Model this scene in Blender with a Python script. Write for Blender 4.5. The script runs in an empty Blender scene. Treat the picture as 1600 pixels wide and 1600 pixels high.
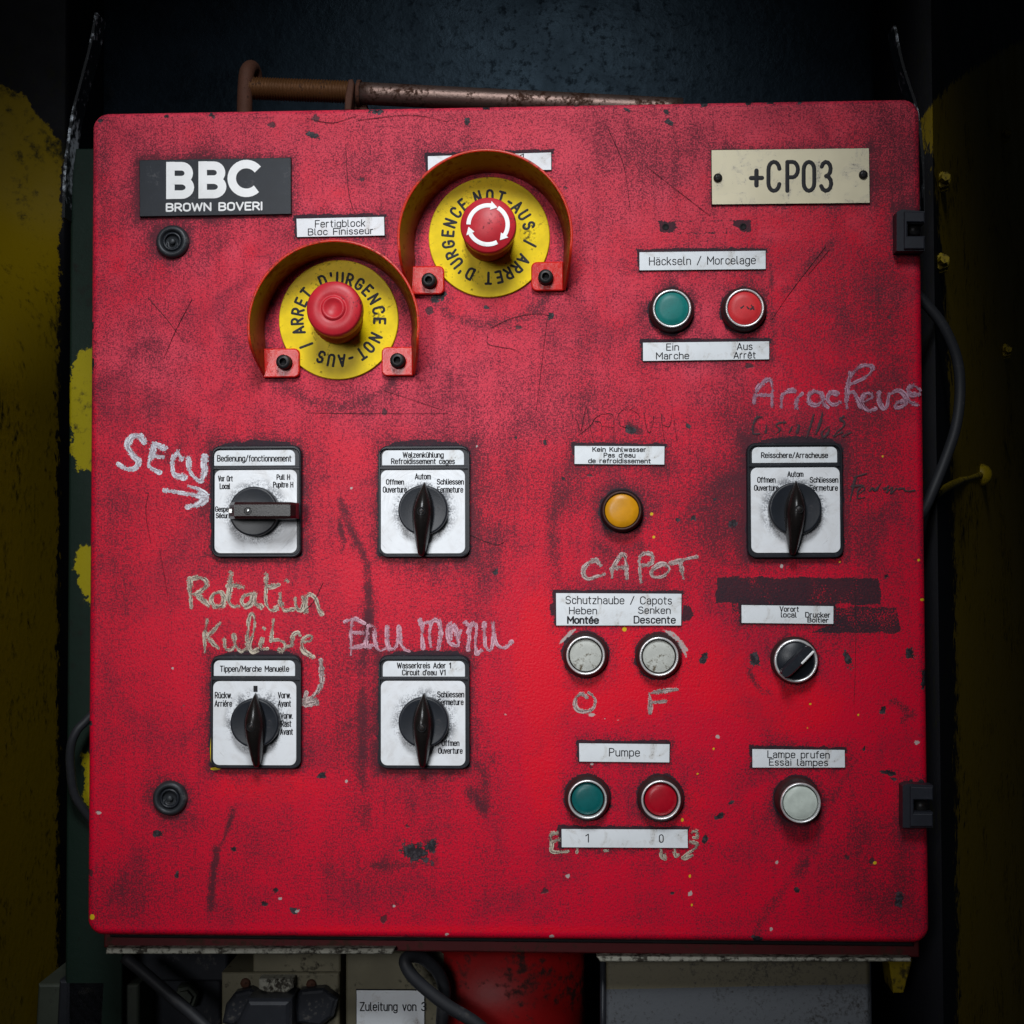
import bpy, math, random
import numpy as np
from mathutils import Matrix, Vector

# ------------------------------------------------------------------ camera
scene = bpy.context.scene
FPX = 2222.0                                   # focal length in photograph pixels (1600 px wide)
CAM = np.array([0.0548, -1.0008, -0.0264])     # metres; the door face is the plane y = 0
PITCH, ROLL, YAW = 0.0311, 0.0029, 0.0471


def _rot(a, i):
    c, s = math.cos(a), math.sin(a)
    m = np.eye(3)
    j, k = [(1, 2), (2, 0), (0, 1)][i]
    m[j, j] = c; m[j, k] = -s; m[k, j] = s; m[k, k] = c
    return m


CR = _rot(YAW, 2) @ _rot(PITCH, 0) @ _rot(ROLL, 1)   # columns: right, forward, up
cam_data = bpy.data.cameras.new('camera')
cam_data.sensor_width = 36.0
cam_data.lens = FPX * 36.0 / 1600.0
cam_data.clip_start = 0.05
cam_data.clip_end = 50
camera = bpy.data.objects.new('camera', cam_data)
scene.collection.objects.link(camera)
mw = Matrix.Identity(4)
for r in range(3):
    mw[r][0] = CR[r, 0]; mw[r][1] = CR[r, 2]; mw[r][2] = -CR[r, 1]; mw[r][3] = CAM[r]
camera.matrix_world = mw
scene.camera = camera

# ------------------------------------------------------------------ light
world = bpy.data.worlds.new('World')
scene.world = world
world.use_nodes = True
wb = world.node_tree.nodes['Background']
wb.inputs['Color'].default_value = (0.62, 0.78, 1.0, 1)
wb.inputs['Strength'].default_value = 0.008


def pool_lamp(name, loc, target, radius, power, color, cone):
    d = bpy.data.lights.new(name, 'SPOT')
    d.shadow_soft_size = radius; d.energy = power; d.color = color
    d.spot_size = math.radians(cone); d.spot_blend = 1.0
    o = bpy.data.objects.new(name, d)
    scene.collection.objects.link(o)
    o.location = loc
    o.rotation_euler = (Vector(target) - Vector(loc)).to_track_quat('-Z', 'Y').to_euler()
    return o


pool_lamp('pool_lamp', (0.0, -1.02, 0.86), (-0.07, 0, 0.05), 0.20, 64, (0.93, 0.97, 1.0), 47)  # light from above; cone narrowed to imitate lens vignetting
pool_lamp('fill_lamp_front', (-0.42, -1.85, 0.30), (-0.04, 0, -0.07), 0.26, 70, (0.97, 0.98, 1.0), 27)  # added fill without a visible source, cone narrowed to the door

scene.view_settings.view_transform = 'Standard'
scene.view_settings.look = 'None'
scene.view_settings.exposure = 0.0
scene.view_settings.gamma = 1.0
scene.view_settings.use_curve_mapping = False
scene.render.engine = 'CYCLES'
scene.cycles.use_denoising = True
scene.cycles.max_bounces = 6
scene.cycles.transparent_max_bounces = 16

# ------------------------------------------------------------------ measuring
PX = 0.00045                                   # metres on the door per photograph pixel


def at(px, py, h=0.0):
    """A measured photograph point as (x, z) on the plane that stands h in front of the door face."""
    d = CR @ np.array([(px - 800.0) / FPX, 1.0, -(py - 800.0) / FPX])
    t = (-h - CAM[1]) / d[1]
    p = CAM + d * t
    return (float(p[0]), float(p[2]))


def ats(pts, h=0.0):
    return [at(a, b, h) for a, b in pts]


def to_px(x, z, h=0.0):
    p = np.stack([np.asarray(x) - CAM[0], np.full(np.shape(x), -h - CAM[1]), np.asarray(z) - CAM[2]], -1) @ CR
    return 800 + FPX * p[..., 0] / p[..., 1], 800 - FPX * p[..., 2] / p[..., 1]


# ------------------------------------------------------------------ node helpers
class NT:
    def __init__(s, name):
        s.m = bpy.data.materials.new(name); s.m.use_nodes = True
        s.t = s.m.node_tree; s.t.nodes.clear()
        s.out = s.t.nodes.new('ShaderNodeOutputMaterial')

    def n(s, typ, props=None, **inp):
        nd = s.t.nodes.new('ShaderNode' + typ)
        for k, v in (props or {}).items(): setattr(nd, k, v)
        for k, v in inp.items():
            key = int(k[1:]) if k[0] == '_' else k.replace('_', ' ')
            s.link(v, nd.inputs[key])
        return nd

    def link(s, v, sock):
        if isinstance(v, bpy.types.Node): v = v.outputs[0]
        if isinstance(v, bpy.types.NodeSocket): s.t.links.new(v, sock)
        elif isinstance(v, (tuple, list)) and len(v) == 3 and sock.type == 'RGBA': sock.default_value = (*v, 1)
        else: sock.default_value = v

    def math(s, op, a, b=0.0, c=None):
        kw = dict(_0=a, _1=b)
        if c is not None: kw['_2'] = c
        return s.n('Math', {'operation': op}, **kw)

    def step(s, v, lo, hi, a=0.0, b=1.0):
        return s.n('MapRange', {'interpolation_type': 'SMOOTHSTEP'}, _0=v, _1=lo, _2=hi, _3=a, _4=b)

    def noise(s, vec, scale, detail=2.0, rough=0.55, dist=0.0):
        return s.n('TexNoise', None, Vector=vec, Scale=scale, Detail=detail, Roughness=rough, Distortion=dist).outputs['Fac']

    def mix(s, f, a, b):
        nd = s.t.nodes.new('ShaderNodeMix'); nd.data_type = 'RGBA'
        s.link(f, nd.inputs[0]); s.link(a, nd.inputs[6]); s.link(b, nd.inputs[7])
        return nd.outputs[2]

    def attr(s, name):
        return s.n('Attribute', {'attribute_name': name}).outputs['Fac']

    def coord(s, k='Object'):
        return s.n('TexCoord').outputs[k]

    def bump(s, h, strength, dist):
        return s.n('Bump', None, Strength=strength, Distance=dist, Height=h)

    def principled(s, color, rough, metal=0.0, normal=None, spec=0.5, coat=0.0, tint=(1.0, 1.0, 1.0)):
        kw = dict(Specular_Tint=tint, Base_Color=color, Roughness=rough, Metallic=metal, Specular_IOR_Level=spec, Coat_Weight=coat)
        if normal is not None: kw['Normal'] = normal
        return s.n('BsdfPrincipled', None, **kw)

    def done(s, sh):
        s.t.links.new(sh.outputs[0], s.out.inputs['Surface'])
        return s.m


def worn(name, col, dark, rough=0.5, metal=0.0, scale=220.0, amount=0.5, bump=0.08, spec=0.28, rough2=None, big=18.0, coat=0.0):
    """Plain paint, plastic or metal with specks and patches of dirt."""
    t = NT(name); P = t.coord()
    nf = t.noise(P, scale, 4, 0.65); nb = t.noise(P, big, 4, 0.6)
    d = t.math('ADD', t.math('MULTIPLY', nf, 0.65), t.math('MULTIPLY', nb, 0.65))
    f = t.step(d, 0.86 - 0.32 * amount, 0.98 - 0.26 * amount)
    c = t.mix(f, col, dark)
    tint = t.step(nb, 0.3, 0.75, 0.82, 1.1)
    c = t.mix(1.0, c, c)
    cm = t.n('HueSaturation', None, Color=c, Value=tint)
    rg = t.step(f, 0, 1, rough, rough2 if rough2 is not None else min(1, rough + 0.25))
    return t.done(t.principled(cm, rg, metal, t.bump(nf, bump, 0.0006), spec, coat))


# ------------------------------------------------------------------ materials
def red_paint():
    t = NT('red_door_paint'); P = t.coord()
    nf = t.noise(P, 900, 3, 0.65)
    ng = t.noise(P, 380, 2, 0.5)
    nm = t.noise(P, 42, 5, 0.62, 0.4)
    nl = t.noise(P, 8.5, 4, 0.6)
    grime, residue, chip, dusty_sheen, yel, pale, clean = [t.attr(k) for k in ('grime', 'residue', 'chip', 'dusty_sheen', 'yellow', 'pale', 'clean')]
    dusty_sheen2 = t.math('ADD', dusty_sheen, t.math('MULTIPLY', t.math('SUBTRACT', nl, 0.5), 1.1))
    red = t.mix(t.step(dusty_sheen2, 0.15, 1.0), (0.62, 0.0014, 0.024), (0.66, 0.044, 0.080))  # dusty paint with its sheen painted in, paler and pinker
    red = t.mix(t.step(t.math('ADD', clean, t.math('MULTIPLY', t.math('SUBTRACT', nm, 0.5), 0.8)), 0.35, 0.8, 0, 0.8), red, (0.72, 0.001, 0.017))
    n3 = t.noise(P, 20, 4, 0.6, 0.8)
    red = t.mix(t.step(n3, 0.45, 0.75, 0, 0.55), red, (0.32, 0.008, 0.030))
    dens = t.math('ADD', grime, t.math('ADD', t.math('MULTIPLY', t.math('SUBTRACT', nm, 0.5), 0.7), t.math('MULTIPLY', t.math('SUBTRACT', nl, 0.5), 0.7)))
    run = t.noise(t.n('Mapping', None, Vector=P, Rotation=(0, 0.05, 0), Scale=(150.0, 10.0, 7.0)), 1.0, 3, 0.6)
    dens = t.math('ADD', dens, t.math('MULTIPLY', t.math('SUBTRACT', run, 0.5), 0.55))
    dens = t.math('SUBTRACT', dens, t.math('MULTIPLY', clean, 0.35))
    dens = t.math('ADD', dens, t.math('MULTIPLY', t.math('SUBTRACT', n3, 0.5), 0.7))
    thr = t.math('SUBTRACT', 0.535, t.math('MULTIPLY', dens, 0.20))
    speck = t.step(t.math('SUBTRACT', t.math('ADD', t.math('MULTIPLY', nf, 0.75), t.math('MULTIPLY', ng, 0.25)), thr), -0.09, 0.11, 0, 0.84)
    film = t.step(dens, 0.15, 1.5, 0, 0.45)
    c = t.mix(film, red, (0.075, 0.014, 0.026))
    c = t.mix(speck, c, t.mix(t.step(dens, -0.1, 0.7), (0.085, 0.010, 0.026), (0.022, 0.012, 0.020)))
    # scattered small paint losses of irregular shape
    v = t.n('TexVoronoi', None, Vector=t.n('VectorMath', {'operation': 'ADD'}, _0=P, _1=t.n('VectorMath', {'operation': 'SCALE'}, _0=t.n('TexNoise', None, Vector=P, Scale=260.0).outputs['Color'], Scale=0.006)), Scale=62.0)
    vs = t.step(t.math('ADD', v.outputs['Distance'], t.math('MULTIPLY', t.n('SeparateColor', None, Color=v.outputs['Color']).outputs[0], 1.5)), 0.20, 0.15)
    c = t.mix(t.math('MULTIPLY', vs, 0.85), c, (0.028, 0.02, 0.026))
    rs = t.step(t.math('ADD', residue, t.math('ADD', t.math('MULTIPLY', t.math('SUBTRACT', nf, 0.5), 1.1), t.math('MULTIPLY', t.math('SUBTRACT', nm, 0.5), 1.0))), 0.40, 0.62, 0, 0.92)
    c = t.mix(rs, c, (0.016, 0.013, 0.02))
    nr = t.noise(P, 240, 3, 0.7)
    ch = t.step(t.math('ADD', chip, t.math('ADD', t.math('MULTIPLY', t.math('SUBTRACT', nf, 0.5), 0.8), t.math('MULTIPLY', t.math('SUBTRACT', nr, 0.5), 2.2))), 0.46, 0.58)
    c = t.mix(ch, c, t.mix(t.step(nr, 0.45, 0.65), (0.016, 0.012, 0.016), (0.060, 0.050, 0.058)))
    pl = t.step(t.math('ADD', pale, t.math('ADD', t.math('MULTIPLY', t.math('SUBTRACT', nf, 0.5), 1.0), t.math('MULTIPLY', t.math('SUBTRACT', nr, 0.5), 1.6))), 0.5, 0.68, 0, 0.85)
    c = t.mix(pl, c, (0.45, 0.42, 0.40))
    yl = t.step(yel, 0.4, 0.6)
    c = t.mix(yl, c, (0.62, 0.42, 0.01))
    rough = t.math('ADD', t.step(dusty_sheen2, 0.1, 1.0, 0.40, 0.52), t.math('MULTIPLY', t.math('MAXIMUM', speck, rs), 0.2))
    hgt = t.math('SUBTRACT', t.math('ADD', t.noise(P, 520, 2, 0.5), t.math('MULTIPLY', nf, 0.5)), t.math('MULTIPLY', t.math('MAXIMUM', ch, vs), 0.8))
    return t.done(t.principled(c, rough, 0, t.bump(hgt, 0.34, 0.0006), 0.19))


def plate_white(name, col=(0.76, 0.79, 0.82), amount=0.5):
    t = NT(name); P = t.coord()
    nf = t.noise(P, 900, 3, 0.7); nm = t.noise(P, 75, 5, 0.7, 1.0); nl = t.noise(P, 24, 3)
    st = t.step(t.math('ADD', t.math('MULTIPLY', nf, 0.55), t.math('MULTIPLY', nm, 0.55)), 0.70 - 0.07 * amount, 0.77 - 0.05 * amount)
    c = t.mix(t.step(nl, 0.35, 0.75, 0, 0.5), col, tuple(0.74 * q for q in col))
    c = t.mix(t.step(nm, 0.50, 0.72, 0, 0.15 + 0.4 * min(1, 2 * amount)), c, (0.42, 0.38, 0.33))
    c = t.mix(t.math('MULTIPLY', st, 0.8), c, (0.06, 0.055, 0.055))
    return t.done(t.principled(c, t.step(nl, 0, 1, 0.35, 0.6), 0, t.bump(nf, 0.1, 0.0003), 0.4))


def dial_plate_mat():
    """White dial plate, scuffed in a ring round its knob (object origin = knob axis)."""
    t = NT('dial_plate_white'); P = t.coord()
    s = t.n('SeparateXYZ', None, Vector=P)
    P = t.n('VectorMath', {'operation': 'ADD'}, _0=P, _1=t.n('CombineXYZ', None, X=t.math('MULTIPLY', t.n('ObjectInfo').outputs['Random'], 7.0), Y=0.0, Z=0.0))
    rad = t.math('SQRT', t.math('ADD', t.math('POWER', s.outputs[0], 2), t.math('POWER', s.outputs[2], 2)))
    ang = t.math('ARCTAN2', s.outputs[2], s.outputs[0])
    pol = t.n('CombineXYZ', None, X=t.math('MULTIPLY', rad, 1500.0), Y=t.math('MULTIPLY', ang, 3.0), Z=t.n('ObjectInfo').outputs['Random'])
    sw = t.noise(pol, 1.0, 4, 0.7)
    nf = t.noise(P, 800, 3, 0.7); nm = t.noise(P, 60, 4, 0.7, 1.0)
    c = t.mix(t.step(nm, 0.4, 0.8, 0, 0.6), (0.78, 0.80, 0.83), (0.58, 0.56, 0.55))
    c = t.mix(t.step(sw, 0.60, 0.74, 0, 0.5), c, (0.30, 0.27, 0.26))
    grub = t.math('MULTIPLY', t.step(rad, 0.026, 0.018), t.step(t.math('ADD', nf, nm), 0.9, 1.15))
    c = t.mix(t.math('MULTIPLY', grub, 0.85), c, (0.05, 0.06, 0.08))
    st = t.step(t.math('ADD', t.math('MULTIPLY', nf, 0.55), t.math('MULTIPLY', nm, 0.5)), 0.71, 0.78)
    c = t.mix(t.math('MULTIPLY', st, 0.8), c, (0.07, 0.06, 0.06))
    return t.done(t.principled(c, t.step(sw, 0.3, 0.7, 0.3, 0.55), 0, None, 0.45))


def stroke_paint(name, col, col2, cover, dark=(0.05, 0.03, 0.03)):
    """Dried brush or marker paint: streaks along the stroke, worn through to the red below. UV.x runs along, UV.y across."""
    t = NT(name)
    uv = t.n('SeparateXYZ', None, Vector=t.coord('UV'))
    v = uv.outputs[1]; P = t.coord()
    sv = t.n('CombineXYZ', None, X=t.math('MULTIPLY', uv.outputs[0], 110.0), Y=t.math('MULTIPLY', v, 4.5), Z=0.0)
    s1 = t.noise(sv, 1.0, 4, 0.7); nf = t.noise(P, 1000, 3, 0.65); nm = t.noise(P, 120, 3)
    edge = t.step(t.math('ADD', t.math('ABSOLUTE', v), t.math('MULTIPLY', t.math('SUBTRACT', nm, 0.5), 0.9)), 0.42, 0.75)
    pooled = t.math('ADD', t.math('MULTIPLY', t.step(s1, 0.44, 0.58), 0.75), t.math('MULTIPLY', edge, 0.45))  # paler where the paint pooled along streaks and edges
    c = t.mix(t.step(pooled, 0.15, 0.8), col2, col)
    c = t.mix(t.math('MULTIPLY', t.step(t.math('ADD', t.math('MULTIPLY', nf, 0.6), t.math('MULTIPLY', t.math('SUBTRACT', 1.0, s1), 0.8)), 0.62, 0.76, 0, 0.9), t.math('SUBTRACT', 1.0, t.math('MULTIPLY', edge, 0.65))), c, dark)
    rag = t.math('MULTIPLY', t.step(t.math('ABSOLUTE', v), 0.40, 1.0), t.step(t.math('ADD', t.math('MULTIPLY', nf, 0.5), t.math('MULTIPLY', nm, 0.5)), 0.58, 0.42))
    a = t.math('ADD', t.math('ADD', t.math('MULTIPLY', nm, 0.6), t.math('MULTIPLY', nf, 0.5)), t.math('MULTIPLY', s1, 0.35))
    a = t.math('ADD', a, t.math('MULTIPLY', edge, 0.05))
    alpha = t.step(t.math('SUBTRACT', a, t.math('MULTIPLY', rag, 0.6)), 0.93 - 0.40 * cover, 1.0 - 0.40 * cover)
    b = t.principled(c, 0.6, 0, t.bump(s1, 0.5, 0.0004), 0.3)
    tr = t.n('BsdfTransparent')
    return t.done(t.n('MixShader', None, _0=alpha, _1=tr, _2=b))


def marked_paint(name, base, mark, dark, rough, scale=160.0, amount=0.5, bump=0.2, spec=0.5):
    """Paint with a second paint brushed over part of it: the 'mark' attribute says where."""
    t = NT(name); P = t.coord()
    nf = t.noise(P, scale, 4, 0.68); nb = t.noise(P, 14, 4, 0.6)
    ne = t.noise(P, 75, 5, 0.7)
    m = t.step(t.math('ADD', t.attr('mark'), t.math('ADD', t.math('MULTIPLY', t.math('SUBTRACT', nf, 0.5), 0.7), t.math('MULTIPLY', t.math('SUBTRACT', ne, 0.5), 1.3))), 0.46, 0.60)
    c = t.mix(m, base, mark)
    d = t.step(t.math('ADD', t.math('MULTIPLY', nf, 0.6), t.math('MULTIPLY', nb, 0.5)), 0.80 - 0.35 * amount, 0.95 - 0.30 * amount)
    c = t.mix(d, c, dark)
    return t.done(t.principled(c, t.step(nb, 0.2, 0.8, rough - 0.08, rough + 0.12), 0, t.bump(t.math('ADD', nf, nb), bump * 0.4, 0.002), spec))


M = {}
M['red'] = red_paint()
M['white'] = plate_white('plate_white')
M['cream'] = plate_white('plate_cream', (0.74, 0.66, 0.46), 0.9)
M['dial'] = dial_plate_mat()
M['ink'] = worn('black_ink', (0.012, 0.012, 0.015), (0.06, 0.06, 0.06), 0.6, amount=0.1)
M['blackplate'] = worn('black_laminate', (0.014, 0.018, 0.025), (0.06, 0.06, 0.065), 0.42, scale=500, amount=0.35, big=60)
M['edge'] = worn('plate_core_black', (0.010, 0.010, 0.012), (0.03, 0.03, 0.03), 0.6)
M['whiteink'] = plate_white('white_print', (0.90, 0.90, 0.90), 0.0)
M['frame'] = worn('black_frame_plastic', (0.013, 0.015, 0.020), (0.05, 0.05, 0.055), 0.38, scale=700, amount=0.35, big=90)
M['knob'] = worn('black_knob_plastic', (0.014, 0.017, 0.023), (0.05, 0.045, 0.045), 0.36, scale=900, amount=0.35, big=120)
M['lever'] = worn('brown_black_bakelite', (0.010, 0.0085, 0.008), (0.038, 0.030, 0.027), 0.27, scale=900, amount=0.3, big=100)
M['bezel'] = worn('brown_black_bezel', (0.028, 0.018, 0.018), (0.075, 0.055, 0.05), 0.45, scale=800, amount=0.4, big=120)
M['chrome'] = worn('chromed_ring', (0.80, 0.80, 0.80), (0.20, 0.17, 0.15), 0.30, 0.55, scale=900, amount=0.3, big=120)
M['gap'] = worn('dark_gap', (0.006, 0.006, 0.007), (0.02, 0.02, 0.02), 0.7)
M['teal'] = worn('teal_cap', (0.006, 0.17, 0.155), (0.01, 0.06, 0.06), 0.42, scale=700, amount=0.35, big=110)
M['redcap'] = worn('red_cap', (0.62, 0.028, 0.035), (0.20, 0.02, 0.03), 0.42, scale=700, amount=0.3, big=110)
M['darkredcap'] = worn('dark_red_cap', (0.38, 0.003, 0.014), (0.14, 0.01, 0.02), 0.32, scale=700, amount=0.35, big=110)
M['darkteal'] = worn('dark_teal_cap', (0.003, 0.105, 0.105), (0.008, 0.04, 0.04), 0.36, scale=700, amount=0.35, big=110)
M['amber'] = worn('amber_lens', (0.60, 0.26, 0.006), (0.30, 0.13, 0.01), 0.32, scale=600, amount=0.15, big=90)
M['greycap'] = worn('grimy_white_cap', (0.50, 0.51, 0.47), (0.10, 0.08, 0.05), 0.5, scale=420, amount=0.58, big=70)
M['palecap'] = worn('pale_lens', (0.56, 0.62, 0.56), (0.30, 0.30, 0.26), 0.35, scale=700, amount=0.15, big=100)
M['rustring'] = worn('rusty_brown_ring', (0.060, 0.026, 0.018), (0.02, 0.015, 0.015), 0.5, scale=700, amount=0.4, big=120)
M['estop_yellow'] = worn('yellow_disc', (0.84, 0.60, 0.001), (0.16, 0.115, 0.015), 0.42, spec=0.12, scale=380, amount=0.46, big=55)
M['estop_red'] = worn('mushroom_red', (0.52, 0.020, 0.032), (0.10, 0.015, 0.02), 0.40, scale=420, amount=0.45, big=80)
M['collar'] = worn('collar_red', (0.30, 0.010, 0.016), (0.07, 0.01, 0.012), 0.45, scale=400, amount=0.4)
M['hood_out'] = worn('hood_red', (0.42, 0.014, 0.010), (0.10, 0.015, 0.012), 0.35, scale=420, amount=0.5, big=60)
M['hood_rim'] = worn('hood_rim_orange', (0.58, 0.026, 0.008), (0.18, 0.02, 0.012), 0.30, scale=500, amount=0.6, big=90)
M['hood_in'] = worn('hood_inside_ochre', (0.23, 0.046, 0.003), (0.17, 0.008, 0.004), 0.40, scale=200, amount=0.80, big=26)
M['tab'] = worn('tab_glossy_red', (0.60, 0.014, 0.010), (0.22, 0.02, 0.015), 0.26, scale=130, amount=0.35, bump=0.8, big=60, coat=0.0, spec=0.3)
M['screw'] = worn('black_oxide_screw', (0.020, 0.019, 0.020), (0.075, 0.045, 0.03), 0.4, 0.4, scale=900, amount=0.5, big=150)
M['steel'] = worn('bare_screw_steel', (0.45, 0.45, 0.44), (0.15, 0.13, 0.11), 0.35, 0.9, scale=900, amount=0.4)
M['lock'] = worn('lock_zinc_black', (0.030, 0.033, 0.038), (0.09, 0.09, 0.09), 0.42, 0.2, scale=700, amount=0.45, big=120)
M['hinge'] = worn('hinge_black', (0.018, 0.020, 0.028), (0.06, 0.06, 0.065), 0.48, scale=600, amount=0.4, big=100)
M['rust'] = worn('brown_rust', (0.070, 0.027, 0.015), (0.022, 0.010, 0.007), 0.75, 0.1, scale=420, amount=0.55, bump=0.5, big=60)
M['thread'] = worn('rusty_thread', (0.10, 0.042, 0.014), (0.028, 0.014, 0.009), 0.5, 0.4, scale=500, amount=0.5, big=70)
M['pipe'] = worn('worn_steel_pipe', (0.15, 0.10, 0.085), (0.04, 0.018, 0.011), 0.42, 0.75, scale=340, amount=0.72, bump=0.4, big=32, rough2=0.7)
M['body'] = worn('dark_red_rusted_body', (0.10, 0.008, 0.010), (0.05, 0.022, 0.014), 0.55, scale=260, amount=0.65, big=40)
M['rail'] = worn('worn_white_rail', (0.36, 0.35, 0.29), (0.03, 0.025, 0.018), 0.55, scale=330, amount=0.85, big=60)
M['column'] = worn('dark_red_column', (0.26, 0.003, 0.004), (0.03, 0.006, 0.005), 0.5, scale=150, amount=0.62, big=26, bump=0.3)
M['beige'] = worn('beige_box_paint', (0.15, 0.135, 0.088), (0.02, 0.016, 0.010), 0.55, scale=170, amount=0.45, big=24)
M['cable'] = worn('black_rubber_cable', (0.020, 0.021, 0.025), (0.055, 0.052, 0.05), 0.55, scale=420, amount=0.4, big=40)
M['darkmetal'] = worn('dark_painted_metal', (0.024, 0.026, 0.032), (0.08, 0.075, 0.07), 0.38, 0.2, scale=300, amount=0.45, big=40)
M['greenplate'] = worn('grey_green_plate', (0.045, 0.052, 0.040), (0.02, 0.02, 0.018), 0.5, scale=220, amount=0.4, big=26)
M['yellowsteel'] = worn('yellow_steel', (0.26, 0.185, 0.003), (0.04, 0.028, 0.004), 0.5, scale=250, amount=0.65, big=40)
M['backwall'] = None
M['flange'] = marked_paint('green_flange_paint', (0.007, 0.017, 0.012), (0.30, 0.245, 0.003), (0.008, 0.009, 0.007), 0.55, 150, 0.62, 0.3, 0.15)
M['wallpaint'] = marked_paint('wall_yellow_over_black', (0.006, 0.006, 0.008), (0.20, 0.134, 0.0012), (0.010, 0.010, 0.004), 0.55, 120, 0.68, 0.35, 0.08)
M['gbox'] = marked_paint('box_grey_over_beige', (0.115, 0.100, 0.062), (0.080, 0.086, 0.096), (0.016, 0.014, 0.012), 0.55, 420, 0.75)
M['chalk_white'] = stroke_paint('brushed_white_paint', (0.80, 0.82, 0.88), (0.50, 0.50, 0.57), 0.90, (0.26, 0.20, 0.23))
M['chalk_cream'] = stroke_paint('brushed_cream_paint', (0.72, 0.63, 0.50), (0.32, 0.25, 0.19), 0.84)
M['chalk_pink'] = stroke_paint('brushed_pink_paint', (0.76, 0.46, 0.54), (0.50, 0.26, 0.33), 0.86, (0.24, 0.09, 0.12))
M['chalk_mauve'] = stroke_paint('brushed_mauve_paint', (0.52, 0.30, 0.40), (0.32, 0.15, 0.22), 0.84, (0.14, 0.05, 0.08))
M['chalk_mixed'] = stroke_paint('brushed_grey_pink_paint', (0.68, 0.53, 0.51), (0.36, 0.27, 0.24), 0.84)
M['marker'] = stroke_paint('faded_black_marker', (0.030, 0.014, 0.024), (0.05, 0.016, 0.026), 0.82)
M['scratch'] = stroke_paint('scratched_line', (0.025, 0.012, 0.020), (0.05, 0.02, 0.03), 1.0)


# black wall: glossy dark paint with runs and dull spots
def black_wall():
    t = NT('black_wall_paint'); P = t.coord()
    nf = t.noise(P, 120, 4, 0.7); nb = t.noise(P, 11, 4, 0.65, 0.6); ns = t.noise(P, 40, 3, 0.6)
    c = t.mix(t.step(nb, 0.35, 0.7), (0.002, 0.0034, 0.0055), (0.006, 0.0095, 0.015))
    c = t.mix(t.step(t.math('ADD', ns, t.math('MULTIPLY', nf, 0.5)), 0.86, 0.98), c, (0.006, 0.006, 0.007))
    r = t.math('ADD', t.step(nb, 0.2, 0.8, 0.30, 0.44), t.math('MULTIPLY', t.step(nf, 0.5, 0.75), 0.25))
    return t.done(t.principled(c, r, 0, t.bump(t.math('ADD', nf, t.math('MULTIPLY', ns, 1.5)), 0.10, 0.003), 0.20, tint=(0.50, 0.76, 1.0)))


M['backwall'] = black_wall()

# ------------------------------------------------------------------ mesh helpers: points are (x, z, h), h towards the viewer
WLOC = {}


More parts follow.
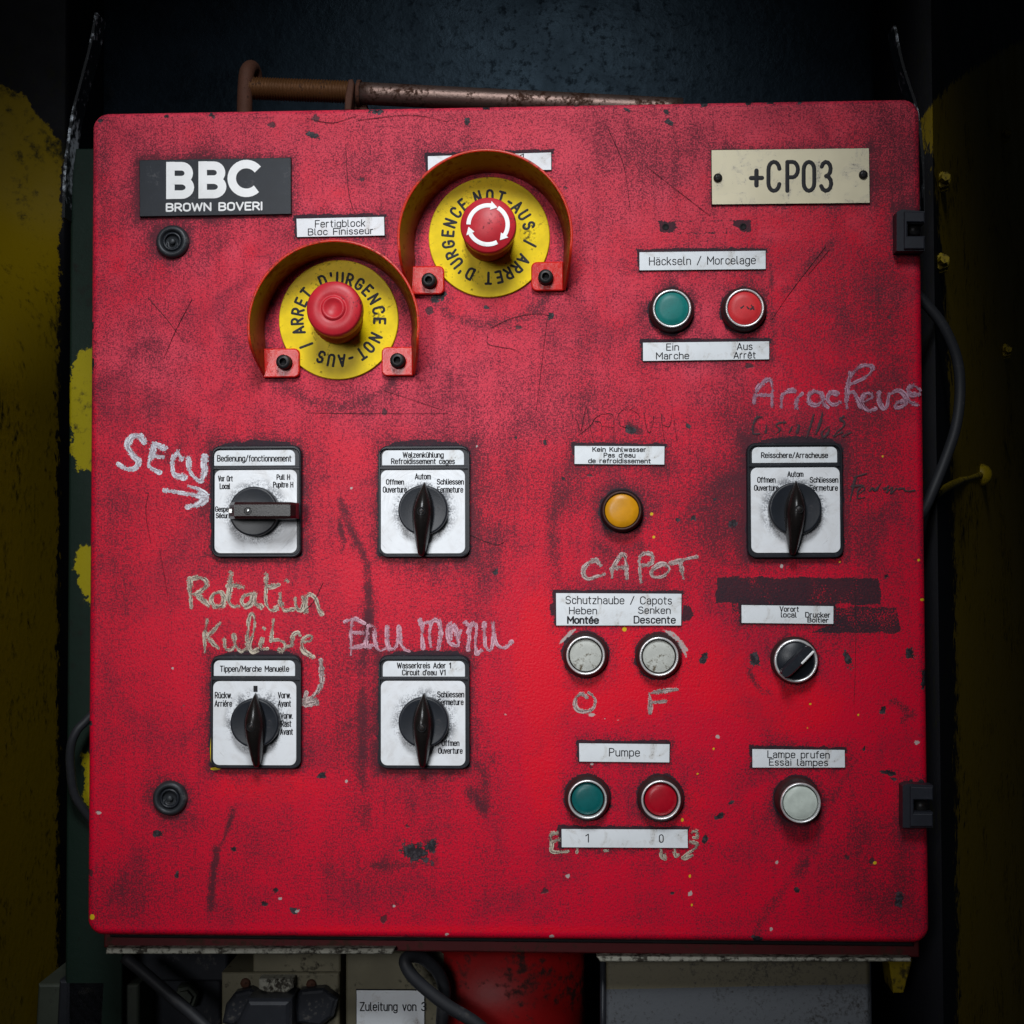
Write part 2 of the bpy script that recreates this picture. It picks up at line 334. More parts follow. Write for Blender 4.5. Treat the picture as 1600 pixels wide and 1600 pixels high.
class MB:
    def __init__(s):
        s.v = []; s.f = []; s.mi = []; s.uv = {}; s.smooth = []

    def add(s, vs, fs, mi=0, smooth=False):
        b = len(s.v); s.v.extend(vs)
        for f in fs:
            s.f.append([b + i for i in f]); s.mi.append(mi); s.smooth.append(smooth)
        return b

    def prism(s, poly, h0, h1, bevel=0.0, mi=0, side=None, back=True):
        """Upright slab on an outline (list of x, z, counter-clockwise), its top edge bevelled."""
        side = mi if side is None else side
        n = len(poly); p = np.array(poly, float)
        ar = 0.5 * np.sum(p[:, 0] * np.roll(p[:, 1], -1) - np.roll(p[:, 0], -1) * p[:, 1])
        if ar < 0: p = p[::-1]
        rows = [(p, h0)]
        if bevel > 0:
            rows += [(p, h1 - bevel), (offset_poly(p, bevel * 0.45), h1 - bevel * 0.3), (offset_poly(p, bevel), h1)]
        else: rows.append((p, h1))
        vs = [(a, b, h) for q, h in rows for a, b in q]
        fs = []
        for k in range(len(rows) - 1):
            for i in range(n):
                j = (i + 1) % n
                fs.append([k * n + i, k * n + j, (k + 1) * n + j, (k + 1) * n + i])
        b = s.add(vs, fs, side)
        top = (len(rows) - 1) * n
        s.f.append([b + top + i for i in range(n)]); s.mi.append(mi); s.smooth.append(False)
        if back:
            s.f.append([b + i for i in range(n)][::-1]); s.mi.append(side); s.smooth.append(False)

    def ring(s, outer, inner, h0, h1, bev=0.0006, mi=0):
        """Flat frame between two outlines with the same number of points."""
        n = len(outer); o = np.array(outer); q = np.array(inner)
        rows = [(o, h0), (o, h1 - bev), (offset_poly(o, bev), h1), (offset_poly(q, -bev), h1), (q, h1 - bev), (q, h0)]
        vs = [(a, b, h) for r, h in rows for a, b in r]
        fs = [[k * n + i, k * n + (i + 1) % n, (k + 1) * n + (i + 1) % n, (k + 1) * n + i] for k in range(len(rows) - 1) for i in range(n)]
        s.add(vs, fs, mi, False)

    def lathe(s, c, prof, n=48, mi=0, a0=0.0, smooth=True):
        """Turned shape round the axis that points out of the door; prof = [(radius, h), ...]."""
        vs = []; fs = []; rows = []
        for r, h in prof:
            if r <= 1e-9:
                rows.append([len(vs)]); vs.append((c[0], c[1], h))
            else:
                rows.append(list(range(len(vs), len(vs) + n)))
                vs += [(c[0] + r * math.cos(a0 + 2 * math.pi * i / n), c[1] + r * math.sin(a0 + 2 * math.pi * i / n), h) for i in range(n)]
        for A, B in zip(rows, rows[1:]):
            for i in range(n):
                j = (i + 1) % n
                if len(A) == 1 and len(B) == 1: continue
                if len(A) == 1: fs.append([A[0], B[j], B[i]][::-1])
                elif len(B) == 1: fs.append([A[i], A[j], B[0]])
                else: fs.append([A[i], A[j], B[j], B[i]])
        s.add(vs, fs, mi, smooth)

    def tube(s, path, rad, n=12, mi=0, caps=True):
        """Round bar along a path of (x, z, h); rad a number or one per point."""
        p = np.array(path, float); m = len(p)
        rad = np.full(m, rad) if np.isscalar(rad) else np.array(rad)
        tg = np.gradient(p, axis=0); tg /= np.linalg.norm(tg, axis=1)[:, None] + 1e-12
        ref = np.array([0.0, 0.0, 1.0])
        if abs(tg[:, 2]).max() > 0.9: ref = np.array([0.31, 0.95, 0.0])
        vs = []
        for i in range(m):
            a = np.cross(tg[i], ref); a /= np.linalg.norm(a); b = np.cross(tg[i], a)
            for k in range(n):
                th = 2 * math.pi * k / n
                vs.append(tuple(p[i] + rad[i] * (a * math.cos(th) + b * math.sin(th))))
        fs = [[i * n + k, i * n + (k + 1) % n, (i + 1) * n + (k + 1) % n, (i + 1) * n + k] for i in range(m - 1) for k in range(n)]
        b0 = s.add(vs, fs, mi, True)
        if caps:
            s.f.append([b0 + k for k in range(n)][::-1]); s.mi.append(mi); s.smooth.append(False)
            s.f.append([b0 + (m - 1) * n + k for k in range(n)]); s.mi.append(mi); s.smooth.append(False)

    def loft(s, rows, closed_row=True, mi=0, smooth=True, cap=True):
        n = len(rows[0]); vs = [tuple(q) for r in rows for q in r]
        rng = range(n) if closed_row else range(n - 1)
        fs = [[i * n + k, i * n + (k + 1) % n, (i + 1) * n + (k + 1) % n, (i + 1) * n + k] for i in range(len(rows) - 1) for k in rng]
        b = s.add(vs, fs, mi, smooth)
        if cap:
            s.f.append([b + k for k in range(n)][::-1]); s.mi.append(mi); s.smooth.append(False)
            s.f.append([b + (len(rows) - 1) * n + k for k in range(n)]); s.mi.append(mi); s.smooth.append(False)

    def ribbon(s, pts, hw, base, crown, butt=False, mi=0):
        """Slightly crowned stroke of half-width hw along pts (x, z); round ends."""
        p = [np.array(pts[0], float)]
        for q in pts[1:]:
            q = np.array(q, float)
            if np.linalg.norm(q - p[-1]) > 1e-7: p.append(q)
        if len(p) == 1: p.append(p[0] + np.array([hw * 0.05, 0]))
        # split at sharp corners
        runs = [[p[0]]]
        for i in range(1, len(p)):
            runs[-1].append(p[i])
            if i < len(p) - 1:
                a = p[i] - p[i - 1]; b = p[i + 1] - p[i]
                if np.dot(a, b) / (np.linalg.norm(a) * np.linalg.norm(b)) < 0.62: runs.append([p[i]])
        for k, r in enumerate(runs):
            s._run(np.array(r), hw, base, crown, butt, mi)

    def _run(s, p, hw, base, crown, butt, mi):
        m = len(p)
        hws = np.full(m, hw) if np.isscalar(hw) else np.interp(np.linspace(0, 1, m), np.linspace(0, 1, len(hw)), hw)
        seg = np.diff(p, axis=0); L = np.linalg.norm(seg, axis=1); d = seg / L[:, None]
        t = np.vstack([d[:1], (d[:-1] + d[1:]) / 2, d[-1:]]); t /= np.linalg.norm(t, axis=1)[:, None]
        nrm = np.stack([-t[:, 1], t[:, 0]], 1)
        cosb = np.ones(m)
        if m > 2: cosb[1:-1] = np.clip(np.sum(t[1:-1] * d[:-1], 1), 0.6, 1)
        w = hws / cosb
        u = np.concatenate([[0], np.cumsum(L)])
        vs = []; uv = []
        for i in range(m):
            for c_, hh in ((1, 0.0), (0, crown), (-1, 0.0)):
                q = p[i] + nrm[i] * w[i] * c_
                vs.append((q[0], q[1], base + hh)); uv.append((u[i], c_))
        fs = []
        for i in range(m - 1):
            a = i * 3; b = a + 3
            fs += [[a + 1, a, b, b + 1], [a + 2, a + 1, b + 1, b + 2]]
        if not butt:
            for end, sg in ((0, -1), (m - 1, 1)):
                prev = end * 3 + (0 if sg > 0 else 2)
                last = end * 3 + (2 if sg > 0 else 0)
                cen = end * 3 + 1
                for k in range(1, 6):
                    th = math.pi * k / 6
                    side = math.cos(th) * (1 if sg > 0 else -1)
                    q = p[end] + nrm[end] * hws[end] * side + t[end] * sg * hws[end] * math.sin(th)
                    vs.append((q[0], q[1], base)); uv.append((u[end] + sg * hws[end] * math.sin(th), 0.95))
                    cur = len(vs) - 1
                    fs.append([cen, cur, prev][::-1] if True else 0); prev = cur
                fs.append([cen, last, prev][::-1])
        b0 = len(s.v); s.add(vs, fs, mi, False)
        for i, q in enumerate(uv): s.uv[b0 + i] = q

    def build(s, name, mats, parent=None, origin=None, label=None):
        if not isinstance(mats, (list, tuple)): mats = [mats]
        w = [(a, -h, b) for a, b, h in s.v]
        arr = np.array(w)
        if origin is None: origin = (arr.min(0) + arr.max(0)) / 2
        else: origin = np.array((origin[0], -origin[2], origin[1]))
        me = bpy.data.meshes.new(name)
        me.from_pydata([tuple(q) for q in arr - origin], [], s.f)
        for m in mats: me.materials.append(m)
        me.polygons.foreach_set('material_index', s.mi)
        me.polygons.foreach_set('use_smooth', s.smooth)
        if s.uv:
            ul = me.uv_layers.new(name='UVMap')
            li = np.zeros(len(me.loops), int); me.loops.foreach_get('vertex_index', li)
            ul.data.foreach_set('uv', np.array([s.uv.get(int(i), (0, 0)) for i in li], float).ravel())
        me.update(); me.validate()
        o = bpy.data.objects.new(name, me)
        scene.collection.objects.link(o)
        place(o, origin, parent)
        if label: o['label'] = label
        return o


def place(o, wloc, parent):
    wloc = np.array(wloc, float)
    WLOC[o.name] = wloc
    if parent is not None:
        o.parent = parent
        o.location = tuple(wloc - WLOC[parent.name])
    else: o.location = tuple(wloc)


def thing(name, wloc, label, cat, group=None):
    o = bpy.data.objects.new(name, None); o.empty_display_size = 0.03
    scene.collection.objects.link(o); place(o, wloc, None)
    return tag(o, label, cat, group)


def tag(o, label, cat, group=None):
    o['label'] = label; o['category'] = cat
    if group: o['group'] = group
    return o


def structure(o):
    o['kind'] = 'structure'
    return o


def offset_poly(p, d):
    """Outline moved inwards by d (counter-clockwise outline)."""
    p = np.asarray(p, float)
    e = np.roll(p, -1, 0) - p; e /= np.linalg.norm(e, axis=1)[:, None] + 1e-12
    n = np.stack([-e[:, 1], e[:, 0]], 1); n0 = np.roll(n, 1, 0)
    b = n + n0; b /= np.linalg.norm(b, axis=1)[:, None] + 1e-12
    c = np.clip(np.sum(b * n, 1), 0.5, 1)
    return p + b * (d / c)[:, None]


def rrect(x0, z0, x1, z1, r, n=6):
    """Rounded rectangle, counter-clockwise; r = one radius or (bottom-left, bottom-right, top-right, top-left)."""
    if np.isscalar(r): r = (r,) * 4
    out = []
    for (cx, cz, a), q in zip(((x0, z0, 180), (x1, z0, 270), (x1, z1, 0), (x0, z1, 90)), r):
        sx = 1 if cx == x0 else -1; sz = 1 if cz == z0 else -1
        for k in range(n + 1):
            th = math.radians(a + 90 * k / n)
            out.append((cx + sx * q + q * math.cos(th), cz + sz * q + q * math.sin(th)))
    return out


def smooth_path(pts, n=5):
    p = np.array(pts, float)
    if len(p) < 3: return p
    q = np.vstack([2 * p[0] - p[1], p, 2 * p[-1] - p[-2]])
    out = []
    for i in range(1, len(q) - 2):
        for k in range(n):
            t = k / n
            out.append(0.5 * ((2 * q[i]) + (-q[i - 1] + q[i + 1]) * t + (2 * q[i - 1] - 5 * q[i] + 4 * q[i + 1] - q[i + 2]) * t * t + (-q[i - 1] + 3 * q[i] - 3 * q[i + 1] + q[i + 2]) * t ** 3))
    out.append(q[-2])
    return np.array(out)


# ------------------------------------------------------------------ engraver's stroke letters (cap height 1)
def arc(cx, cy, rx, ry, a0, a1, n=8):
    return [(cx + rx * math.cos(math.radians(a0 + (a1 - a0) * i / n)), cy + ry * math.sin(math.radians(a0 + (a1 - a0) * i / n))) for i in range(n + 1)]


def make_font():
    G = {}
    w = 0.54; r = w / 2
    oval = arc(r, 1 - r, r, r, 0, 180) + arc(r, r, r, r, 180, 360) + [(w, 1 - r)]
    G['O'] = (w, [oval]); G['0'] = (w, [oval])
    G['Ö'] = (w, [oval, [(.16, 1.2), (.16, 1.22)], [(.38, 1.2), (.38, 1.22)]])
    G['A'] = (.58, [[(0, 0), (.29, 1), (.58, 0)], [(.1, .3), (.48, .3)]])
    G['B'] = (.54, [[(0, .52), (.29, .52)] + arc(.29, .76, .22, .24, -90, 90) + [(0, 1), (0, 0), (.28, 0)] + arc(.28, .26, .26, .26, -90, 90)])
    cc = [(w, .76)] + arc(r, 1 - r, r, r, 8, 180) + arc(r, r, r, r, 180, 352)
    G['C'] = (w, [cc])
    G['D'] = (.54, [[(0, 0), (0, 1), (.24, 1)] + arc(.24, .7, .30, .30, 90, 0) + arc(.24, .3, .30, .30, 0, -90) + [(0, 0)]])
    G['E'] = (.46, [[(.46, 1), (0, 1), (0, 0), (.46, 0)], [(0, .52), (.40, .52)]])
    G['F'] = (.44, [[(.46, 1), (0, 1), (0, 0)], [(0, .5), (.40, .5)]])
    G['G'] = (.56, [[(w, .76)] + arc(r, 1 - r, r, r, 8, 180) + arc(r, r, r, r, 180, 360) + [(w, .46), (.30, .46)]])
    G['H'] = (.54, [[(0, 0), (0, 1)], [(.54, 0), (.54, 1)], [(0, .52), (.54, .52)]])
    G['I'] = (.0, [[(0, 0), (0, 1)]])
    G['K'] = (.52, [[(0, 0), (0, 1)], [(.5, 1), (0, .40)], [(.17, .58), (.52, 0)]])
    G['L'] = (.44, [[(0, 1), (0, 0), (.44, 0)]])
    G['M'] = (.66, [[(0, 0), (0, 1), (.33, .36), (.66, 1), (.66, 0)]])
    G['N'] = (.54, [[(0, 0), (0, 1), (.54, 0), (.54, 1)]])
    G['P'] = (.50, [[(0, 0), (0, 1), (.24, 1)] + arc(.24, .735, .26, .265, 90, -90) + [(0, .47)]])
    G['R'] = (.52, [[(0, 0), (0, 1), (.24, 1)] + arc(.24, .735, .26, .265, 90, -90) + [(0, .47)], [(.24, .47), (.52, 0)]])
    G['S'] = (.52, [arc(.26, .745, .25, .255, 20, 180) + arc(.26, .745, .25, .22, 180, 270) + arc(.26, .265, .26, .265, 90, 0) + arc(.26, .265, .26, .265, 0, -165)])
    G['T'] = (.52, [[(0, 1), (.52, 1)], [(.26, 1), (.26, 0)]])
    G['U'] = (.54, [[(0, 1), (0, .27)] + arc(.27, .27, .27, .27, 180, 360) + [(.54, 1)]])
    G['V'] = (.56, [[(0, 1), (.28, 0), (.56, 1)]])
    G['W'] = (.82, [[(0, 1), (.2, 0), (.41, .9), (.62, 0), (.82, 1)]])
    G['Z'] = (.5, [[(0, 1), (.5, 1), (0, 0), (.5, 0)]])
    x = .72; q = .22
    bowl = arc(q, x - q, q, q, 0, 180) + arc(q, q, q, q, 180, 360) + [(.44, x - q)]
    G['o'] = (.44, [bowl])
    G['a'] = (.42, [arc(.21, x - .2, .2, .2, 160, 0) + [(.41, 0)], [(.41, .42), (.2, .42)] + arc(.2, .21, .2, .21, 90, 270) + [(.30, 0), (.41, .1)]])
    G['b'] = (.44, [[(0, 1), (0, 0)], [(0, .5)] + arc(q, x - q, q, q, 180, 0) + arc(q, q, q, q, 0, -180)])
    G['c'] = (.40, [arc(q, x - q, .2, q, 10, 180) + arc(q, q, .2, q, 180, 350)])
    G['d'] = (.44, [[(.44, 1), (.44, 0)], [(.44, .5)] + arc(q, x - q, q, q, 0, 180) + arc(q, q, q, q, 180, 360)])
    e = [(0.0, .38), (.44, .38), (.44, x - q)] + arc(q, x - q, q, q, 0, 180) + arc(q, q, q, q, 180, 335)
    G['e'] = (.44, [e])
    G['f'] = (.30, [arc(.28, .84, .16, .16, 90, 180, 5) + [(.12, 0)], [(0, x), (.28, x)]])
    G['g'] = (.44, [[(.44, x), (.44, -.08)] + arc(q, -.08, q, .2, 0, -160), [(.44, .5)] + arc(q, x - q, q, q, 0, 180) + arc(q, q, q, q, 180, 360)])
    G['h'] = (.42, [[(0, 1), (0, 0)], arc(.21, x - .21, .21, .21, 180, 0) + [(.42, 0)]])
    G['i'] = (.06, [[(.03, x), (.03, 0)], [(.03, .97), (.03, 1.0)]])
    G['k'] = (.40, [[(0, 1), (0, 0)], [(.38, x), (0, .26)], [(.14, .41), (.40, 0)]])
    G['l'] = (.14, [[(0, 1), (0, .14)] + arc(.13, .14, .13, .14, 180, 270, 4)])
    G['m'] = (.66, [[(0, x), (0, 0)], arc(.165, x - .165, .165, .165, 180, 0, 6) + [(.33, 0)], arc(.495, x - .165, .165, .165, 180, 0, 6) + [(.66, 0)]])
    G['n'] = (.42, [[(0, x), (0, 0)], arc(.21, x - .21, .21, .21, 180, 0) + [(.42, 0)]])
    G['p'] = (.44, [[(0, x), (0, -.28)], [(0, .5)] + arc(q, x - q, q, q, 180, 0) + arc(q, q, q, q, 0, -180)])
    G['r'] = (.30, [[(0, x), (0, 0)], arc(.2, x - .2, .2, .2, 180, 75, 5)])
    G['s'] = (.38, [arc(.19, .54, .18, .18, 25, 180, 6) + arc(.19, .54, .18, .16, 180, 270, 4) + arc(.19, .19, .19, .19, 90, -160)])
    G['t'] = (.28, [[(.1, .94), (.1, .14)] + arc(.24, .14, .14, .14, 180, 270, 4), [(0, x), (.28, x)]])
    G['u'] = (.42, [[(0, x), (0, .21)] + arc(.21, .21, .21, .21, 180, 360), [(.42, x), (.42, 0)]])
    G['v'] = (.42, [[(0, x), (.21, 0), (.42, x)]])
    G['w'] = (.64, [[(0, x), (.16, 0), (.32, x), (.48, 0), (.64, x)]])
    G['z'] = (.38, [[(0, x), (.38, x), (0, 0), (.38, 0)]])
    dots = [[(.11, .93), (.11, .95)], [(.32, .93), (.32, .95)]]
    G['ä'] = (.42, G['a'][1] + dots); G['ü'] = (.42, G['u'][1] + dots)
    G['é'] = (.44, G['e'][1] + [[(.18, .86), (.32, 1.02)]]); G['è'] = (.44, G['e'][1] + [[(.28, .86), (.14, 1.02)]])
    G['ê'] = (.44, G['e'][1] + [[(.10, .86), (.22, 1.0), (.34, .86)]])
    G['1'] = (.24, [[(0, .78), (.22, 1), (.22, 0)]])
    G['3'] = (.50, [arc(.24, .755, .23, .245, 160, -90) + arc(.24, .255, .26, .255, 90, -160)])
    G['/'] = (.40, [[(0, -.05), (.40, 1.05)]]); G['-'] = (.32, [[(0, .42), (.32, .42)]])
    G["'"] = (.04, [[(.02, 1.02), (.02, .80)]]); G['+'] = (.48, [[(0, .42), (.48, .42)], [(.24, .18), (.24, .66)]])
    G['.'] = (.04, [[(.02, .0), (.02, .03)]]); G[':'] = (.04, [[(.02, .05), (.02, .08)], [(.02, .55), (.02, .58)]])
    G[' '] = (.34, [])
    return G


FONT = make_font()
GAP = 0.20


def text_width(s): return sum(FONT[c][0] for c in s) + GAP * (len(s) - 1)


def write(mb, s, x0, x1, ytop, ybase, h, sw, slope=0.0, crown=0.00012, butt=False, mi=0):
    """Letters fitted between x0 and x1, cap top ytop and baseline ybase (measured), on the plane h; sw = stroke width in the same measure."""
    k = (x1 - x0 - sw) / max(text_width(s), 1e-6); hgt = ybase - ytop - sw
    x = x0 + sw / 2
    for c in s:
        adv, strokes = FONT[c]
        for st in strokes:
            mb.ribbon([at(x + a * k, ybase - sw / 2 - b * hgt + slope * (x + a * k - x0), h) for a, b in st], sw * PX / 2, h + 0.00004, crown, butt, mi)
        x += (adv + GAP) * k


# ------------------------------------------------------------------ the setting
def grid_sheet(x0, z0, x1, z1, nx, nz, hfun):
    """Regular sheet of points with h = hfun(x, z); returns MB and the point arrays."""
    X, Z = np.meshgrid(np.linspace(x0, x1, nx), np.linspace(z0, z1, nz), indexing='ij')
    H = hfun(X, Z)
    mb = MB()
    idx = np.arange(nx * nz).reshape(nx, nz)
    fs = np.stack([idx[:-1, :-1], idx[1:, :-1], idx[1:, 1:], idx[:-1, 1:]], -1).reshape(-1, 4)
    mb.add(list(zip(X.ravel().tolist(), Z.ravel().tolist(), H.ravel().tolist())), fs.tolist(), 0, True)
    return mb, X.ravel(), Z.ravel(), H.ravel()


def poly_sd(px, py, poly):
    """Signed distance to an outline, positive inside."""
    poly = np.asarray(poly, float); d = np.full(px.shape, 1e9); ins = np.zeros(px.shape, bool)
    for a, b in zip(poly, np.roll(poly, -1, 0)):
        e = b - a; L2 = max(e @ e, 1e-9)
        t = np.clip(((px - a[0]) * e[0] + (py - a[1]) * e[1]) / L2, 0, 1)
        d = np.minimum(d, np.hypot(px - a[0] - t * e[0], py - a[1] - t * e[1]))
        if a[1] != b[1]:
            c = ((a[1] > py) != (b[1] > py)) & (px < (b[0] - a[0]) * (py - a[1]) / (b[1] - a[1]) + a[0])
            ins ^= c
    return np.where(ins, d, -d)


def line_d(px, py, pts):
    d = np.full(px.shape, 1e9)
    pts = np.asarray(pts, float)
    for a, b in zip(pts, pts[1:]):
        e = b - a; L2 = max(e @ e, 1e-9)
        t = np.clip(((px - a[0]) * e[0] + (py - a[1]) * e[1]) / L2, 0, 1)
        d = np.minimum(d, np.hypot(px - a[0] - t * e[0], py - a[1] - t * e[1]))
    return d


def set_attr(o, name, arr):
    a = o.data.attributes.new(name, 'FLOAT', 'POINT')
    a.data.foreach_set('value', np.ascontiguousarray(arr, np.float32))


def near_px(X, Z, H):
    p = np.stack([X - CAM[0], -H - CAM[1], Z - CAM[2]], -1) @ CR
    return 800 + FPX * p[:, 0] / p[:, 1], 800 - FPX * p[:, 2] / p[:, 1]


# back wall: black steel plate; a raised rib with chipped edges arches round the recess
mb, X, Z, H = grid_sheet(-0.85, -0.75, 0.415, 0.85, 140, 140, lambda x, z: -0.30 + 0.004 * np.sin(x * 9 + 1) * np.sin(z * 7))
back_wall = structure(mb.build('back_wall', M['backwall']))

# side walls: sheets angled to stay dim under the lamps, yellow paint brushed over black
WL = -0.20


xa = at(100, 800, WL)[0]
# left wall: twist added so its lower part stays dark, broadside to the viewer near its top and edge-on further down
T_, Zc = np.meshgrid(np.linspace(0, 1, 90), np.linspace(-0.75, 0.85, 400), indexing='ij')
k_ = np.clip((Zc - 0.10) / 0.20, 0, 1); k_ = k_ * k_ * (3 - 2 * k_)
Hc = np.where(T_ < 0.1, -0.292 + (WL + 0.292) * T_ / 0.1, WL + (T_ - 0.1) / 0.9 * (0.30 * (1 - k_) + 0.05 * k_))
Xc = xa + np.where(T_ < 0.1, 0.0, (T_ - 0.1) / 0.9 * (0.026 * (1 - k_) - 0.16 * k_))
mb = MB(); idx = np.arange(T_.size).reshape(T_.shape)
mb.add(list(zip(Xc.ravel().tolist(), Zc.ravel().tolist(), Hc.ravel().tolist())), np.stack([idx[:-1, :-1], idx[:-1, 1:], idx[1:, 1:], idx[1:, :-1]], -1).reshape(-1, 4).tolist(), 0, True)
X, Z, H = Xc.ravel(), Zc.ravel(), Hc.ravel()
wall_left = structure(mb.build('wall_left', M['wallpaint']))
qx, qy = near_px(X, Z, H)
sd = poly_sd(qx, qy, [(-900, 60), (-60, 95), (0, 128), (30, 145), (55, 172), (80, 200), (94, 215), (98, 240), (94, 330), (90, 700), (90, 2200), (-900, 2200)])
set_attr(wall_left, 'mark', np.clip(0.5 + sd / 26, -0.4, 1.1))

WR = -0.06
xb = at(1462, 800, WR)[0]


def right_h(x): return WR - np.clip((x - xb - 0.001) * 2.4, 0, 0.9) - np.clip((xb + 0.001 - x) * 200, 0, 0.2)  # recedes outwards, slope added so the lamps only graze it


def right_depth(px, py):
    h = -0.2
    for _ in range(30): h = 0.5 * h + 0.5 * float(right_h(at(px, py, h)[0]))
    return h


mb, X, Z, H = grid_sheet(xb, -0.75, xb + 0.30, 0.85, 300, 260, lambda x, z: right_h(x))
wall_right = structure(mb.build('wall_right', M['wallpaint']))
qx, qy = near_px(X, Z, H)
sd = poly_sd(qx, qy, [(1448, 175), (1452, 162), (1468, 150), (1490, 128), (1530, 100), (1600, 60), (2400, 0), (2400, 2200), (1500, 2200), (1492, 900), (1480, 520), (1466, 330), (1458, 250)])
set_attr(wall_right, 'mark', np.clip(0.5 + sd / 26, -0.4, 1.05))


def wall_bolt(px, py, h, r=0.0062, ln=0.016):
    c = at(px, py, h); b = MB()
    b.lathe(c, [(r * 1.35, h - 0.025), (r * 1.35, h - 0.001), (r, h), (r, h + 0.006), (r * 0.55, h + 0.006), (r * 0.55, h + ln), (0, h + ln)], 6, 0, 0.3, False)
    return b.build('bolt', M['yellowsteel'], wall_right)


for px, py in ((1568, 214), (1569, 549), (1470, 284), (1468, 411)):
    wall_bolt(px, py, right_depth(px, py) + 0.002)
# bent yellow hook welded to the right wall
b = MB(); hw_ = right_depth(1533, 742)
hk = [(1533, 742, hw_), (1510, 748, hw_ * 0.75), (1488, 757, -0.12), (1466, 770, -0.075), (1450, 786, -0.060)]
b.tube(smooth_path([(*at(p, q, h), h) for p, q, h in hk], 4), 0.0030, 10)
c = at(1533, 742, hw_)
b.lathe(c, [(0.010, hw_ - 0.03), (0.010, hw_ + 0.001), (0.007, hw_ + 0.006), (0, hw_ + 0.008)], 14)
hook = b.build('hook', M['yellowsteel'], wall_right)

# chipped ribs that frame the arch left and right of the cabinet
for nm, pts, lab in (('arch_rib', [(150, 20), (141, 70), (128, 120), (114, 175), (106, 225), (101, 270), (99, 340)], 'thin chipped black steel rib curving beside the green flange'),
                     ('arch_rib', [(1398, 40), (1408, 90), (1420, 130), (1430, 160), (1437, 200), (1443, 260), (1446, 330)], 'thin chipped black steel rib curving beside the yellow bolts')):
    b = MB(); h = -0.085
    pth = smooth_path([(*at(p, q, h), h) for p, q in pts], 5)
    rows = []
    for x, z, hh in pth:
        rows.append([(x - 0.0011, z, -0.105), (x + 0.0011, z, -0.105), (x + 0.0011, z, hh), (x - 0.0011, z, hh)])
    b.loft(rows, True, 0, False)
    tag(b.build(nm, worn('rib_black_chipped', (0.008, 0.009, 0.011), (0.55, 0.60, 0.66), 0.4, scale=160, amount=0.62, big=30)), lab, 'steel rib')

# green flange beside the cabinet, yellow paint daubed on it
p0 = at(103, 233, -0.10); p1 = at(150, 1700, -0.10)


def flange_h(x, z): return -0.10 - np.clip((p0[0] + 0.004 - x) * 6, 0, 0.03)


mb, X, Z, H = grid_sheet(p0[0], p1[1], p1[0] + 0.02, p0[1], 40, 600, flange_h)
fl = mb.build('flange', M['flange'])
tag(fl, 'dark green steel flange with yellow paint daubs beside the red cabinet', 'flange')
qx, qy = near_px(X, Z, H)
sd = np.maximum.reduce([poly_sd(qx, qy, P_) for P_ in (
    [(125, 548), (160, 540), (160, 740), (122, 735), (112, 700), (106, 640), (108, 575)],
    [(122, 856), (160, 845), (160, 955), (139, 950), (128, 920), (115, 885)],
    [(131, 1180), (160, 1170), (160, 1275), (138, 1285), (130, 1230)])])
set_attr(fl, 'mark', np.clip(0.5 + sd / 22, -0.4, 0.95))
sol = fl.modifiers.new('thickness', 'SOLIDIFY'); sol.thickness = 0.004; sol.offset = -1

# ------------------------------------------------------------------ the cabinet
W2, H2 = 0.295, 0.2942
cabinet = thing('control_cabinet', (0, 0.11, -0.305), 'worn red square control cabinet with switches, buttons and handwritten paint marks', 'control cabinet')


